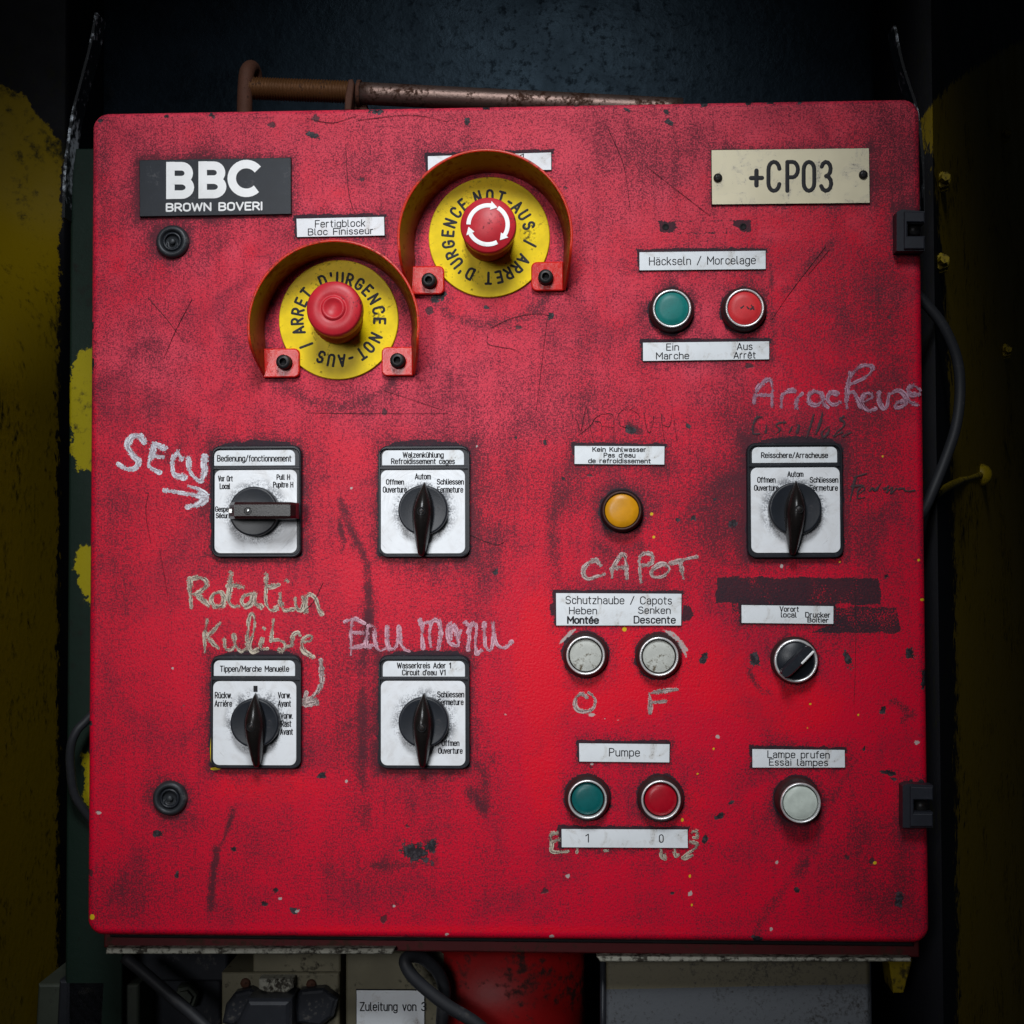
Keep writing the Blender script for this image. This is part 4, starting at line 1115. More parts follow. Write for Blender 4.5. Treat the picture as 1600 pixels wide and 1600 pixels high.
def emergency_stop(dc, dr, hc, items, arrows, label):
    hd = 0.0022
    c = at(*dc, hd); R = dr * PX
    b = MB(); b.lathe(c, [(R * 1.006, 0.0002), (R * 1.006, hd - 0.0008)], 72, 1); b.lathe(c, [(R * 1.006, hd - 0.0008), (R * 0.995, hd), (0, hd)], 72, 0, smooth=False)
    o = b.build('emergency_stop', [M['estop_yellow'], M['edge']], cabinet, (*c, 0), label)
    t = MB(); ring_text(t, *dc, items, 54, 75, hd, 3.9); t.build('lettering', M['ink'], o)
    hh = 0.040; hcen = at(*hc, hh); r = 44.4 * PX * (1 - hh)
    b = MB(); b.lathe(c, [(r * 0.92, hd), (r * 0.92, 0.012), (r * 0.84, 0.014), (r * 0.80, 0.026)], 48); b.build('collar', M['collar'], o)
    b = MB()
    if arrows: prof = [(r * 0.78, 0.024), (r * 0.90, 0.0255), (r * 0.985, 0.030), (r * 1.0, 0.037), (r * 0.985, 0.0392), (r * 0.95, 0.040), (0, 0.0402)]
    else: prof = [(r * 0.78, 0.020), (r * 0.92, 0.0215), (r * 0.985, 0.027), (r * 1.0, 0.0355), (r * 0.975, 0.0385), (r * 0.92, 0.0398), (r * 0.50, 0.0405), (r * 0.465, 0.0400), (r * 0.43, 0.0404), (r * 0.40, 0.0415), (r * 0.335, 0.0417), (r * 0.30, 0.0408), (0, 0.0407)]
    b.lathe(hcen, prof, 64)
    hd_o = b.build('mushroom_head', M['estop_red'], o)
    if arrows:
        a = MB(); h = 0.0403; rm = 31 * PX * 0.96; hw = 3.2 * PX
        for a0, a1 in ((272, 370), (30, 124), (153, 246)):
            pts = [(hcen[0] + rm * math.sin(math.radians(q)), hcen[1] + rm * math.cos(math.radians(q))) for q in np.linspace(a0, a1, 16)]
            a.ribbon(pts, hw, h, 0.0001, True)
            th = math.radians(a1); tx, tz = math.cos(th), -math.sin(th); ux, uz = math.sin(th), math.cos(th)
            p = np.array(pts[-1]); U = np.array([ux, uz]); T = np.array([tx, tz])
            tri = [p + U * hw * 2.1 - T * hw * .3, p + T * hw * 3.0 - U * hw * .5, p - U * hw * 2.1 - T * hw * .3]
            a.prism([tuple(q) for q in tri], h - 0.0004, h + 0.00018, 0)
        a.build('arrow_print', M['whiteink'], hd_o if False else o)
    return o


lower_items = list(zip("ARRETD'URGENCENOT-AUS/", [254, 267.5, 281, 295, 309.5, 338, 350.5, 2, 16, 31, 45, 60, 77, 92, 116, 132, 146, 162, 175, 190, 205, 231]))
upper_items = list(zip("NOT-AUS/ARRETD'URGENCE", [344, 1, 17, 31, 43, 58, 74, 99, 123, 138, 152, 166, 181, 207.5, 220, 231, 245, 260, 275, 289.5, 306.5, 321.5]))
emergency_stop((528.8, 499.3), 94.4, (521, 481.5), lower_items, False, 'emergency stop with plain red mushroom head on yellow disc')
emergency_stop((764.2, 370.3), 95.0, (762.6, 351.4), upper_items, True, 'emergency stop with white turning arrows on red head, yellow disc')


def guard_hood(dc, base_c, br, rim_c, rim_r, legs, tabs, screws, label):
    """Bent sheet hood: an arch that stands up from the door and flares a little; its sides run down to two screwed feet."""
    pts = []
    for a in np.linspace(-8, 188, 50):
        th = math.radians(a); pts.append((math.cos(th), math.sin(th), a))
    full = 0.037
    cb = np.array(at(*base_c, 0.0005)); cr = np.array(at(*rim_c, full))
    rb = br * PX; rr = rim_r * PX * (1 - full)
    base = []; rim = []; hs = []
    for cx, cz, a in pts:
        base.append(cb + rb * np.array([cx, cz])); rim.append(cr + rr * np.array([cx, cz])); hs.append(full)
    (lx, ly), (rx, ry) = legs
    left_end = np.array(at(lx, ly, 0.002)); right_end = np.array(at(rx, ry, 0.002))
    n = 16

    def leg(b0, r0, end):
        B, Rm, Hh = [], [], []
        for k in range(1, n + 1):
            t = k / n
            p = b0 + (end - b0) * t
            q = r0 + (end - r0) * t
            bul = np.array([(r0 - b0)[0], 0]) * 0.22 * math.sin(math.pi * t)
            hh = full * (1 - t ** 1.7) + 0.0022 * t ** 1.7
            B.append(p); Rm.append(q + bul); Hh.append(hh)
        return B, Rm, Hh

    B1, R1, H1 = leg(base[0], rim[0], right_end); B2, R2, H2_ = leg(base[-1], rim[-1], left_end)
    base = B1[::-1] + base + B2; rim = R1[::-1] + rim + R2; hs = H1[::-1] + hs + H2_
    base = np.array(base); rim = np.array(rim)
    th = 0.0017
    b = MB(); m = len(base); cols = 6
    mid = base.mean(0)

    def outward(P):
        tg = np.gradient(P, axis=0); nn = np.stack([tg[:, 1], -tg[:, 0]], 1); nn /= np.linalg.norm(nn, axis=1)[:, None]
        return nn

    ob = outward(base); orr = outward(rim)
    if np.sum((base[m // 2] - mid) * ob[m // 2]) < 0: ob = -ob; orr = -orr
    vin = []; vout = []
    for i in range(m):
        for k in range(cols + 1):
            t = k / cols
            p = base[i] * (1 - t) + rim[i] * t; o_ = ob[i] * (1 - t) + orr[i] * t
            h = 0.0004 + (hs[i] - 0.0004) * t
            vin.append((p[0], p[1], h)); q = p + o_ * th; vout.append((q[0], q[1], h))
    c1 = cols + 1
    fin = [[i * c1 + k, i * c1 + k + 1, (i + 1) * c1 + k + 1, (i + 1) * c1 + k] for i in range(m - 1) for k in range(cols)]
    b.add(vin, fin, 1, True); b.add(vout, [f[::-1] for f in fin], 0, True)
    rimv = []
    for i in range(m):
        pi = vin[i * c1 + cols]; po = vout[i * c1 + cols]
        rimv += [pi, ((pi[0] + po[0]) / 2, (pi[1] + po[1]) / 2, pi[2] + 0.0006), po]
    b.add(rimv, [f for i in range(m - 1) for f in ([i * 3, i * 3 + 1, (i + 1) * 3 + 1, (i + 1) * 3], [i * 3 + 1, i * 3 + 2, (i + 1) * 3 + 2, (i + 1) * 3 + 1])], 2, True)
    o = b.build('guard_hood', [M['hood_out'], M['hood_in'], M['hood_rim']], cabinet, (cb[0], cb[1], 0), label)
    for k, (x0, y0, x1, y1, tilt) in enumerate(tabs):
        h = 0.0046
        q = [(x0, y1), (x1, y1 + tilt), (x1, y0 + tilt), (x0, y0)]
        pl = ats(q, h); a_ = pl[0]; r4 = (0.0006, 0.004, 0.004, 0.0006) if k == 0 else (0.004, 0.0006, 0.0006, 0.004)
        P_ = rrect(min(p[0] for p in pl), min(p[1] for p in pl), max(p[0] for p in pl), max(p[1] for p in pl), r4, 4)
        b = MB(); b.prism(P_, 0.0024, h, 0.0009); b.build('foot', M['tab'], o)
    for px, py in screws:
        h0 = 0.0046; h1 = 0.0115; c = at(px, py, h1); r = 11.6 * PX
        b = MB()
        b.lathe(c, [(r * 1.05, h0), (r * 1.05, h0 + 0.0012), (r * 0.98, h0 + 0.0014), (r * 0.98, h1 - 0.001), (r * 0.90, h1), (r * 0.50, h1)], 28)
        b.lathe(c, [(r * 0.50, h1), (r * 0.46, h1 - 0.004), (0, h1 - 0.0042)], 6, 1, 0.2, False)
        b.build('screw', [M['screw'], M['gap']], o)
    return o


guard_hood((528.8, 499.3), (528, 516), 117, (520.5, 509), 133.5, ((416, 588), (645, 584)), [(411, 545, 468, 590, -1), (596, 542, 645, 587, 0)], [(442, 565), (620.3, 562.5)], 'orange red guard hood around the plain emergency stop')
guard_hood((764.2, 370.3), (764, 386), 118, (757.5, 369), 135, ((646, 458), (880, 453)), [(641, 416, 694, 460, -1), (830, 409, 880, 454, 0)], [(669.5, 437), (852.5, 431.5)], 'orange red guard hood around the arrowed emergency stop')
dirt_shade_round(np.abs(np.hypot(QX - 528, QY - 516) - 118), 0.75, 12)
dirt_shade_round(np.abs(np.hypot(QX - 764, QY - 386) - 120), 0.75, 12)


# ------------------------------------------------------------------ writing painted and scratched on the door
def Z(ox, oy, k, strokes): return [[(ox + a / k, oy + b / k) for a, b in st] for st in strokes]


LAYER = [0.00012]


def hand_writing(groups, mat, label, name='painted_writing'):
    b = MB()
    for strokes, wid in groups:
        for st in strokes:
            if len(st) == 1: st = [st[0], (st[0][0] + 1.2, st[0][1] + .6)]
            p = smooth_path(st, 5)
            p = p + np.random.default_rng(len(b.v)).normal(0, 0.14, p.shape)
            n = len(p); ws = wid * (1.06 + 0.28 * np.sin(np.linspace(0, 5, n) + len(b.v)))
            LAYER[0] += 0.000004
            b.ribbon([at(x, y, 0.0002) for x, y in p], ws * PX / 2, LAYER[0], 0.00016)
    return b.build(name, M[mat], door, label=label)


hand_writing([(Z(160, 600, 4, [
    [(262, 362), (232, 326), (182, 332), (160, 390), (190, 440), (226, 482), (210, 522), (160, 533), (96, 500)],
    [(388, 405), (325, 380), (312, 440), (292, 510), (355, 550)], [(312, 450), (378, 452)],
    [(490, 462), (470, 432), (442, 470), (438, 540), (468, 578), (510, 580)],
    [(540, 465), (546, 545), (580, 588), (618, 602), (638, 540), (640, 458)]]), 10),
    (Z(160, 600, 4, [[(392, 664), (470, 676), (560, 692), (648, 706)], [(538, 635), (600, 660), (655, 708), (600, 752), (530, 768)]]), 8.5)],
    'chalk_white', 'bluish white hand painted SECU with an arrow')
hand_writing([(Z(160, 600, 4, [
    [(545, 1218), (550, 1300), (556, 1396)], [(536, 1228), (590, 1210), (640, 1225), (648, 1262), (605, 1300), (560, 1312)], [(575, 1312), (622, 1342), (665, 1390)],
    [(748, 1302), (704, 1310), (680, 1350), (702, 1390), (748, 1386), (764, 1342), (742, 1305)],
    [(802, 1182), (796, 1280), (790, 1350), (812, 1386), (855, 1388)], [(780, 1262), (830, 1258), (882, 1268)],
    [(945, 1308), (890, 1322), (868, 1360), (890, 1390), (932, 1368), (950, 1312), (956, 1370), (992, 1394)],
    [(1028, 1190), (1022, 1280), (1022, 1360), (1052, 1412), (1092, 1400)], [(1030, 1262), (1070, 1262), (1102, 1254)],
    [(1112, 1310), (1116, 1370), (1140, 1412), (1192, 1408)], [(1150, 1225), (1158, 1232)],
    [(1205, 1342), (1216, 1400), (1245, 1410), (1262, 1360), (1252, 1335)],
    [(1270, 1420), (1266, 1350), (1296, 1314), (1330, 1338), (1352, 1400), (1370, 1436)]]), 8)],
    'chalk_cream', 'cream hand painted word Rotation')
hand_writing([(Z(160, 900, 4, [
    [(655, 272), (640, 360), (642, 475)], [(738, 292), (690, 345), (660, 378), (690, 420), (725, 450)],
    [(760, 395), (768, 450), (800, 462), (828, 432), (822, 372), (838, 440), (868, 470), (905, 450)],
    [(905, 430), (910, 340), (920, 250), (948, 246), (950, 330), (920, 430), (935, 472), (970, 462)],
    [(1000, 392), (990, 450), (1032, 455)], [(1010, 326), (1016, 332)],
    [(1072, 272), (1062, 340), (1058, 400), (1098, 398), (1142, 420), (1132, 465), (1102, 462)],
    [(1150, 446), (1180, 430), (1192, 372), (1222, 354), (1236, 372)],
    [(1262, 412), (1300, 402), (1308, 376), (1272, 380), (1246, 420), (1262, 470), (1316, 508)]]), 6.6)],
    'chalk_cream', 'cream hand painted word under Rotation')
hand_writing([(Z(160, 900, 4, [[(1365, 528), (1372, 610), (1366, 680), (1332, 738), (1285, 778)], [(1276, 728), (1264, 798), (1345, 792)], [(1290, 770), (1330, 775)]]), 8)],
    'chalk_mixed', 'pale hand painted arrow pointing down to a switch')
hand_writing([(Z(530, 950, 5.333, [
    [(105, 100), (100, 200), (100, 390)], [(45, 115), (125, 92), (210, 128)], [(100, 205), (200, 208)], [(100, 335), (215, 312)],
    [(242, 150), (228, 240), (224, 322), (275, 312)], [(245, 152), (290, 158), (300, 250), (312, 330), (346, 356), (385, 338)],
    [(402, 158), (402, 260), (412, 330), (442, 346), (482, 300), (496, 150)], [(498, 160), (508, 270), (540, 338), (584, 356)],
    [(675, 102), (688, 200), (698, 332)], [(690, 118), (696, 200)], [(766, 325), (752, 220), (766, 125), (800, 97), (836, 122), (846, 210), (826, 345)], [(730, 118), (770, 110)],
    [(932, 122), (902, 150), (902, 230), (922, 290), (986, 312), (984, 240), (960, 150), (925, 180), (935, 260)], [(1012, 188), (985, 262)],
    [(1048, 120), (1086, 170), (1076, 345)], [(1078, 205), (1112, 132), (1142, 152), (1136, 250), (1142, 372), (1186, 352)],
    [(1210, 132), (1210, 225), (1216, 310), (1250, 352), (1280, 300), (1280, 122)], [(1282, 130), (1292, 240), (1322, 312), (1380, 330), (1436, 284)]]), 6.6)],
    'chalk_pink', 'pink hand painted words Eau Manu')
hand_writing([(Z(840, 850, 5.333, [
    [(522, 175), (490, 135), (430, 152), (385, 205), (386, 262), (422, 294), (490, 272), (556, 250)],
    [(622, 278), (628, 200), (682, 112), (712, 90), (736, 130), (742, 290)], [(610, 208), (680, 196), (742, 190)],
    [(862, 318), (850, 200), (850, 122), (880, 80), (940, 82), (962, 122), (930, 168), (872, 180)],
    [(1002, 178), (952, 222), (962, 270), (1022, 276), (1082, 240), (1092, 192), (1042, 166), (1002, 178)],
    [(1112, 160), (1222, 130), (1326, 106)], [(1190, 158), (1202, 220), (1216, 285)]]), 6.6)],
    'chalk_mixed', 'greyish pink hand painted word CAPOT')
hand_writing([(Z(840, 850, 5.333, [
    [(412, 1280), (372, 1250), (322, 1280), (312, 1342), (342, 1384), (412, 1394), (458, 1370), (480, 1312), (456, 1260), (424, 1236)]]), 6.0)],
    'chalk_mixed', 'hand painted letter O under the Heben button')
hand_writing([(Z(840, 850, 5.333, [[(932, 1412), (940, 1330), (930, 1242)], [(932, 1244), (1042, 1226), (1166, 1210)], [(940, 1322), (1066, 1305)]]), 6.8)],
    'chalk_mixed', 'hand painted letter F under the Senken button')
hand_writing([(Z(1130, 560, 4.848, [
    [(236, 338), (246, 262), (300, 182), (350, 162), (370, 202), (370, 362)], [(250, 278), (370, 276)],
    [(442, 372), (442, 300), (462, 262), (510, 242), (546, 246)], [(552, 372), (562, 300), (596, 268)],
    [(742, 272), (690, 250), (650, 290), (660, 340), (710, 352), (750, 310), (742, 262), (762, 342), (792, 372)],
    [(862, 266), (810, 260), (790, 310), (830, 352), (882, 332)],
    [(936, 376), (936, 270), (952, 160), (962, 104)], [(962, 142), (1010, 80), (1082, 50), (1132, 72), (1092, 132), (1000, 180), (950, 192)],
    [(942, 272), (986, 252), (1010, 300), (1042, 362)],
    [(1062, 332), (1120, 302), (1122, 272), (1076, 272), (1050, 332), (1092, 394), (1152, 382)],
    [(1182, 262), (1186, 330), (1212, 380), (1242, 360), (1252, 262)], [(1252, 272), (1322, 242), (1370, 272), (1402, 322), (1472, 352)],
    [(1372, 322), (1312, 342), (1312, 376), (1372, 356), (1382, 312)], [(1482, 272), (1422, 272), (1402, 232), (1442, 206), (1492, 240)]]), 6.8)],
    'chalk_mauve', 'mauve hand painted word Arracheuse')
hand_writing([(Z(1130, 560, 4.848, [
    [(290, 442), (250, 452), (222, 520), (232, 570), (276, 570)], [(328, 510), (320, 562)], [(470, 486), (432, 488), (402, 510), (432, 540), (404, 570)],
    [(520, 520), (500, 560)], [(575, 505), (560, 560)], [(686, 430), (660, 510), (632, 602)], [(752, 415), (730, 500), (702, 572)], [(790, 520), (750, 560), (760, 600), (800, 560), (800, 520)],
    [(912, 440), (890, 460), (920, 500), (850, 570), (842, 590), (900, 560)], [(910, 590), (970, 560)]]), 4.0)],
    'marker', 'faded black marker scribble above a rotary switch')
hand_writing([(Z(1130, 560, 4.848, [
    [(1002, 900), (986, 970), (962, 1076)], [(990, 900), (1082, 874)], [(976, 970), (1060, 962)],
    [(1022, 1032), (1068, 992), (1060, 972), (1022, 1000), (1022, 1060), (1072, 1050)],
    [(1110, 1002), (1130, 980), (1150, 1002), (1190, 950)], [(1220, 990), (1250, 970), (1240, 1010), (1280, 980), (1270, 1020), (1310, 985)], [(1330, 990), (1370, 985), (1380, 1005), (1450, 1000)]]), 3.6)],
    'marker', 'faded black marker scribble beside the same rotary switch')
for st, wd in ((([(165, 915), (112, 926), (118, 1000), (124, 1070), (252, 1066)], [(118, 985), (180, 968)]), 6.5), (([(332, 1050), (326, 1078)],), 5.5), (([(560, 1058), (585, 1060)],), 5.5),
               (([(1026, 1050), (1036, 1110), (1062, 1130), (1062, 1090)],), 5.5), (([(1142, 1050), (1150, 1105), (1176, 1092)],), 5.5),
               (([(1290, 902), (1326, 902), (1332, 950), (1300, 952)],), 5.5), (([(1270, 986), (1322, 1000), (1320, 1032), (1216, 1112), (1232, 1120), (1288, 1100)],), 5.5)):
    hand_writing([(Z(840, 1130, 5.333, list(st)), wd)], 'chalk_cream', None)
# thin scratches
hand_writing([(Z(840, 600, 5.333, [[(320, 290), (362, 386), (404, 190), (432, 330), (466, 482)], [(350, 420), (440, 346), (482, 282), (540, 250)], [(482, 310), (530, 330), (536, 472)],
    [(540, 250), (630, 264), (634, 470)], [(540, 350), (632, 362)], [(690, 350), (670, 260), (740, 205), (830, 240), (850, 280)], [(690, 350), (760, 370)], [(890, 240), (900, 340), (930, 408), (960, 330), (965, 270)],
    [(1030, 250), (1040, 360), (1058, 470)], [(1040, 340), (1100, 350), (1120, 250)], [(1130, 240), (1160, 480)]]), 0.8)], 'scratch', 'thin letters scratched into the paint', 'scratched_writing')
for st in ([[(232, 466), (262, 500), (288, 535)], [(300, 468), (278, 510), (256, 560)], [(768, 512), (800, 497), (838, 490), (862, 494)], [(762, 522), (764, 538), (800, 545), (812, 550)],
               [(232, 770), (228, 800), (236, 850)], [(855, 497), (838, 640)], [(480, 645), (560, 646), (700, 646)], [(1290, 385), (1240, 450), (1205, 500)], [(1296, 390), (1262, 430)],
               [(480, 185), (520, 192), (560, 180)], [(560, 188), (640, 180), (700, 190)], [(540, 225), (545, 300), (560, 350)], [(505, 910), (490, 940), (470, 960)],
               [(1335, 905), (1337, 1010), (1334, 1100)], [(700, 820), (770, 850), (790, 845)], [(950, 200), (975, 260), (985, 330)], [(450, 400), (455, 455)],
               [(1010, 260), (1100, 330), (1108, 335)], [(600, 610), (690, 640)], [(250, 860), (262, 930)]]):
    hand_writing([([st], 0.75)], 'scratch', None, 'scratch')

for px, py in ((1040, 354.5), (1161, 354)):
    c = at(px, py); b = MB(); b.lathe(c, [(0.0024, 0.0001), (0.0021, 0.0004), (0.0017, 0.0003), (0.0015, 0.0001), (0, 0.0001)], 18)
    b.build('screw_hole', M['gap'], door)
# stains, residues, chips, spatters (photograph measure) -------------------------------
residue_band([(1120, 900.5), (1374, 903), (1377, 946), (1119, 942)], 2.5, 0.72)
residue_band([(1300, 947), (1404, 948), (1409, 990), (1260, 989), (1300, 975)], 2.5, 0.66)
residue_band([(1140, 940), (1160, 940), (1160, 970), (1144, 965)], 6, 0.5)
residue_band([(1028, 344), (1056, 345), (1058, 356), (1052, 364), (1032, 364)], 4, 0.75)
residue_band([(1146, 344), (1174, 343), (1174, 362), (1158, 364), (1146, 352)], 4, 0.75)
residue_band([(1028, 344), (1174, 343), (1174, 346), (1028, 347)], 3, 0.5)
residue_band([(1055, 362), (1146, 362), (1146, 365), (1055, 366)], 3, 0.45)
residue_band([(1066, 944), (1080, 946), (1085, 960), (1078, 970), (1066, 972)], 5, 0.9)
residue_band([(858, 945), (869, 940), (869, 965), (860, 962)], 5, 0.9)
for x, y, r_ in ((1040, 355, 4), (1161, 354, 4), (1072, 957, 3)):
    RES = np.maximum(RES, 1.6 * np.clip(1.3 - np.hypot(QX - x, QY - y) / r_, 0, 1))
stain([(535, 785), (543, 815), (560, 850), (573, 880), (577, 930), (575, 985)], 9, 1.25)
stain([(530, 810), (538, 850), (533, 860)], 5, 1.0)
stain([(575, 985), (568, 1050), (566, 1130), (570, 1290)], 12, 0.72)
stain([(365, 1265), (350, 1310), (338, 1332)], 5, 1.25)
stain([(338, 1325), (333, 1370), (329, 1420)], 7, 1.35)
stain([(1322, 1210), (1290, 1270), (1265, 1340), (1228, 1385), (1195, 1430), (1178, 1462)], 10, 0.60)
stain([(1300, 380), (1250, 430), (1215, 470), (1205, 510)], 8, 0.60)
stain([(1200, 375), (1205, 430), (1208, 560)], 5, 0.7)
stain([(880, 770), (860, 830), (870, 900)], 14, 0.5)
stain([(930, 850), (960, 865), (1000, 855)], 16, 0.75)
stain([(985, 665), (1000, 675)], 7, 1.0)
stain([(1180, 1030), (1170, 1050), (1190, 1080), (1204, 1082)], 6, 1.1)
stain([(745, 1195), (760, 1215), (755, 1260), (735, 1235)], 14, 0.85)
stain([(760, 1170), (768, 1190)], 10, 0.9)
stain([(1395, 1095), (1425, 1115), (1410, 1125)], 8, 0.9)
stain([(250, 700), (275, 720), (300, 660)], 20, 0.55)
stain([(585, 1352), (640, 1350), (680, 1345), (660, 1300)], 8, 0.7)
for x, y, rx, ry, a in ((280, 300, 120, 90, .38), (230, 520, 60, 160, .30), (600, 230, 160, 60, .25), (920, 620, 110, 70, .35), (1120, 800, 70, 110, .55), (880, 760, 60, 60, .45), (1385, 560, 50, 200, .40), (1400, 250, 50, 110, .50),
                        (200, 1400, 70, 60, .55), (1400, 1400, 60, 70, .62), (1360, 1300, 70, 70, .35), (470, 1330, 200, 60, .18), (190, 900, 45, 200, .22), (540, 1130, 35, 120, .45), (760, 760, 60, 120, .40), (470, 580, 200, 40, .22),
                        (1020, 250, 70, 80, .40), (690, 1400, 300, 40, .15), (1140, 640, 60, 50, .35), (160, 300, 18, 200, .35), (1360, 800, 45, 160, .35), (1330, 470, 60, 60, .35), (620, 650, 180, 45, .22)):
    GR += 0.85 * a * np.exp(-(((QX - x) / rx) ** 2 + ((QY - y) / ry) ** 2))
for x, y, rx, ry, a in ((970, 1085, 90, 60, 1), (840, 1020, 50, 130, 1), (1130, 1050, 60, 80, .8), (1245, 1100, 90, 60, 1), (420, 1230, 110, 35, .9), (560, 900, 60, 40, .4), (850, 1230, 40, 90, .8), (1010, 1010, 70, 60, .7), (640, 680, 120, 70, .35), (1080, 1270, 60, 60, .7), (700, 1452, 500, 9, .8), (1000, 1400, 200, 40, .35), (240, 600, 50, 70, .3)):
    CLEAN += a * np.exp(-(((QX - x) / rx) ** 2 + ((QY - y) / ry) ** 2))
# pinkish sheen on the dusty upper half of the door, painted into the colour
DUSTY_SHEEN = np.clip((900 - QY) / 760, 0, 1) * 0.95 + 0.10 * N2 * np.clip((1000 - QY) / 500, 0, 1)
DUSTY_SHEEN += 0.65 * np.exp(-(((QX - 660) / 240) ** 2 + ((QY - 620) / 90) ** 2)) + 0.5 * np.exp(-(((QX - 1100) / 80) ** 2 + ((QY - 560) / 90) ** 2)) - 0.35 * np.exp(-(((QX - 1320) / 130) ** 2 + ((QY - 500) / 420) ** 2))
DUSTY_SHEEN += 0.65 * np.exp(-(((QX - 230) / 70) ** 2 + ((QY - 560) / 60) ** 2))


def chip(x, y, rx, ry, rot=0.0, kind='chip'):
    global CHIP, PALE, YEL
    c, s = math.cos(rot), math.sin(rot)
    rx *= 0.88; ry *= 0.88
    u = ((QX - x) * c + (QY - y) * s) / rx; v = (-(QX - x) * s + (QY - y) * c) / ry
    m = np.clip(1.35 - np.hypot(u, v) * (1 + 0.16 * N1) * 0.85, 0, 1)
    if kind == 'chip': CHIP = np.maximum(CHIP, m)
    elif kind == 'pale': PALE = np.maximum(PALE, m)
    else: YEL = np.maximum(YEL, m)


for a in ((681, 466, 7, 11, .6), (693, 462, 5, 9, .3), (860, 494, 5, 8, .2), (852, 692, 4, 8, 0), (880, 748, 4, 4, 0), (1075, 666, 6, 4, .7), (1058, 812, 5, 5, 0), (1084, 809, 5, 5, 0), (1116, 781, 3, 3, 0),
          (648, 1332, 26, 17, .25), (675, 1322, 10, 12, .2), (246, 1302, 9, 6, .3), (277, 1368, 4, 6, .2), (365, 1327, 5, 4, .3), (413, 1411, 6, 5, 0), (1102, 1312, 4, 8, .1), (1050, 1395, 4, 3, .4), (1422, 1020, 8, 10, 0), (1443, 1060, 4, 22, 0),
          (1392, 1208, 10, 5, .25), (1396, 1217, 5, 3, 0), (1422, 1222, 6, 5, 0), (1440, 1222, 6, 5, 0), (730, 190, 5, 9, .3), (1040, 174, 6, 4, .4), (1066, 148, 5, 3, 0), (980, 172, 7, 3, .5), (490, 212, 16, 5, .3), (1047, 192, 8, 4, .3),
          (590, 175, 14, 4, 0), (160, 188, 5, 3, 0), (260, 182, 5, 3, 0), (330, 180, 5, 3, 0), (1100, 164, 6, 4, 0), (1170, 161, 6, 4, 0), (1205, 160, 6, 4, 0), (1250, 159, 4, 4, 0), (900, 163, 5, 4, 0), (760, 169, 8, 3, 0),
          (1445, 780, 3, 10, 0), (145, 570, 3, 12, 0), (144, 510, 3, 8, 0), (141, 1130, 3, 5, 0), (1182, 1466, 9, 4, .2), (760, 480, 4, 3, 0), (1100, 1028, 6, 10, .3), (504, 1212, 6, 6, 0), (1145, 818, 6, 7, 0), (774, 894, 5, 6, .3), (806, 684, 4, 4, 0), (1245, 1392, 7, 6, .5), (1405, 1406, 7, 12, .2),
          (1180, 1030, 8, 12, -.5), (1325, 1030, 7, 14, -.3), (1380, 1108, 5, 8, .3), (1350, 1170, 3, 8, .3), (460, 1424, 7, 5, .3), (1125, 1275, 9, 5, -.5), (1142, 1255, 5, 3, -.4), (985, 672, 12, 6, .4), (430, 1390, 5, 5, 0), (1385, 900, 4, 5, 0)):
    chip(*a)
for a in ((270, 1044, 3, 3), (1221, 884, 3, 4), (745, 697, 2, 2), (549, 763, 2.5, 2.5), (155, 1270, 5, 3), (925, 1117, 5, 3), (888, 1369, 4, 4), (1078, 1397, 4, 4), (1214, 1347, 4, 4), (616, 1416, 3, 3), (464, 1424, 4, 3), (541, 1220, 2.5, 2.5), (790, 1116, 2, 2), (1121, 1151, 3, 3), (1432, 1160, 5, 4), (862, 1463, 5, 2.5), (698, 1460, 5, 2.5), (438, 1404, 4, 3), (945, 1123, 2, 2), (966, 1125, 2, 2), (540, 1221, 2, 2), (1205, 1452, 2.5, 2.5), (925, 1194, 4, 2.5)):
    chip(*a, kind='pale')
for a in ((1018, 803, 2.6, 2.6), (1021.5, 839, 2.8, 2.8), (976, 983, 3.5, 3.5), (1057, 1008, 2, 3), (1367, 1348, 3.4, 3.4), (1066, 1281, 2.6, 3.6), (1078, 1369, 2.2, 3), (1081, 1414, 2, 2.6), (1115, 1170, 2, 2), (1090, 1209, 2, 2), (144, 1433, 4, 5), (1379, 713, 2, 2), (1441, 937, 4, 2.5), (1266, 1100, 2, 2), (1341, 1117, 2, 2), (1262, 1137, 1.8, 1.8), (1436, 875, 2.4, 2.4), (1312, 878, 1.6, 1.6), (1441, 395, 2, 14), (331, 1170, 3.5, 26), (337, 1201, 10, 2.5)):
    chip(*a, kind='yellow')
# rub marks beside the two grimy buttons: olive bare primer
for nm_, pl in (('chip', [(872, 1007), (885, 990), (898, 981), (902, 983), (890, 994), (876, 1006)]), ('chip', [(1035, 984), (1050, 986), (1066, 1000), (1075, 1015), (1073, 1029), (1066, 1018), (1055, 1000)])):
    PALE = np.maximum(PALE, 0.75 * np.clip(0.5 + (poly_sd(QX, QY, pl) + 0.6) / 3, 0, 1))
for k, v in (('grime', GR), ('residue', RES), ('chip', CHIP), ('dusty_sheen', DUSTY_SHEEN), ('yellow', YEL), ('pale', PALE), ('clean', CLEAN)):
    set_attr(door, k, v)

# cabinet body behind the door
hb = -0.026
a_ = at(162, 1481, hb); c_ = at(1437, 1496.5, hb)
tz = 0.286
b = MB()
b.prism([a_, c_, (c_[0], tz), (a_[0], tz)], -0.20, hb, 0.0012)
b.build('body', M['body'], cabinet)
b = MB(); g0 = at(175, 1462, hb); g1 = at(1425, 1476, hb)
b.prism([g0, g1, (g1[0], tz - 0.01), (g0[0], tz - 0.01)], hb + 0.0005, -0.0205, 0.001); b.build('gasket', M['gap'], cabinet)

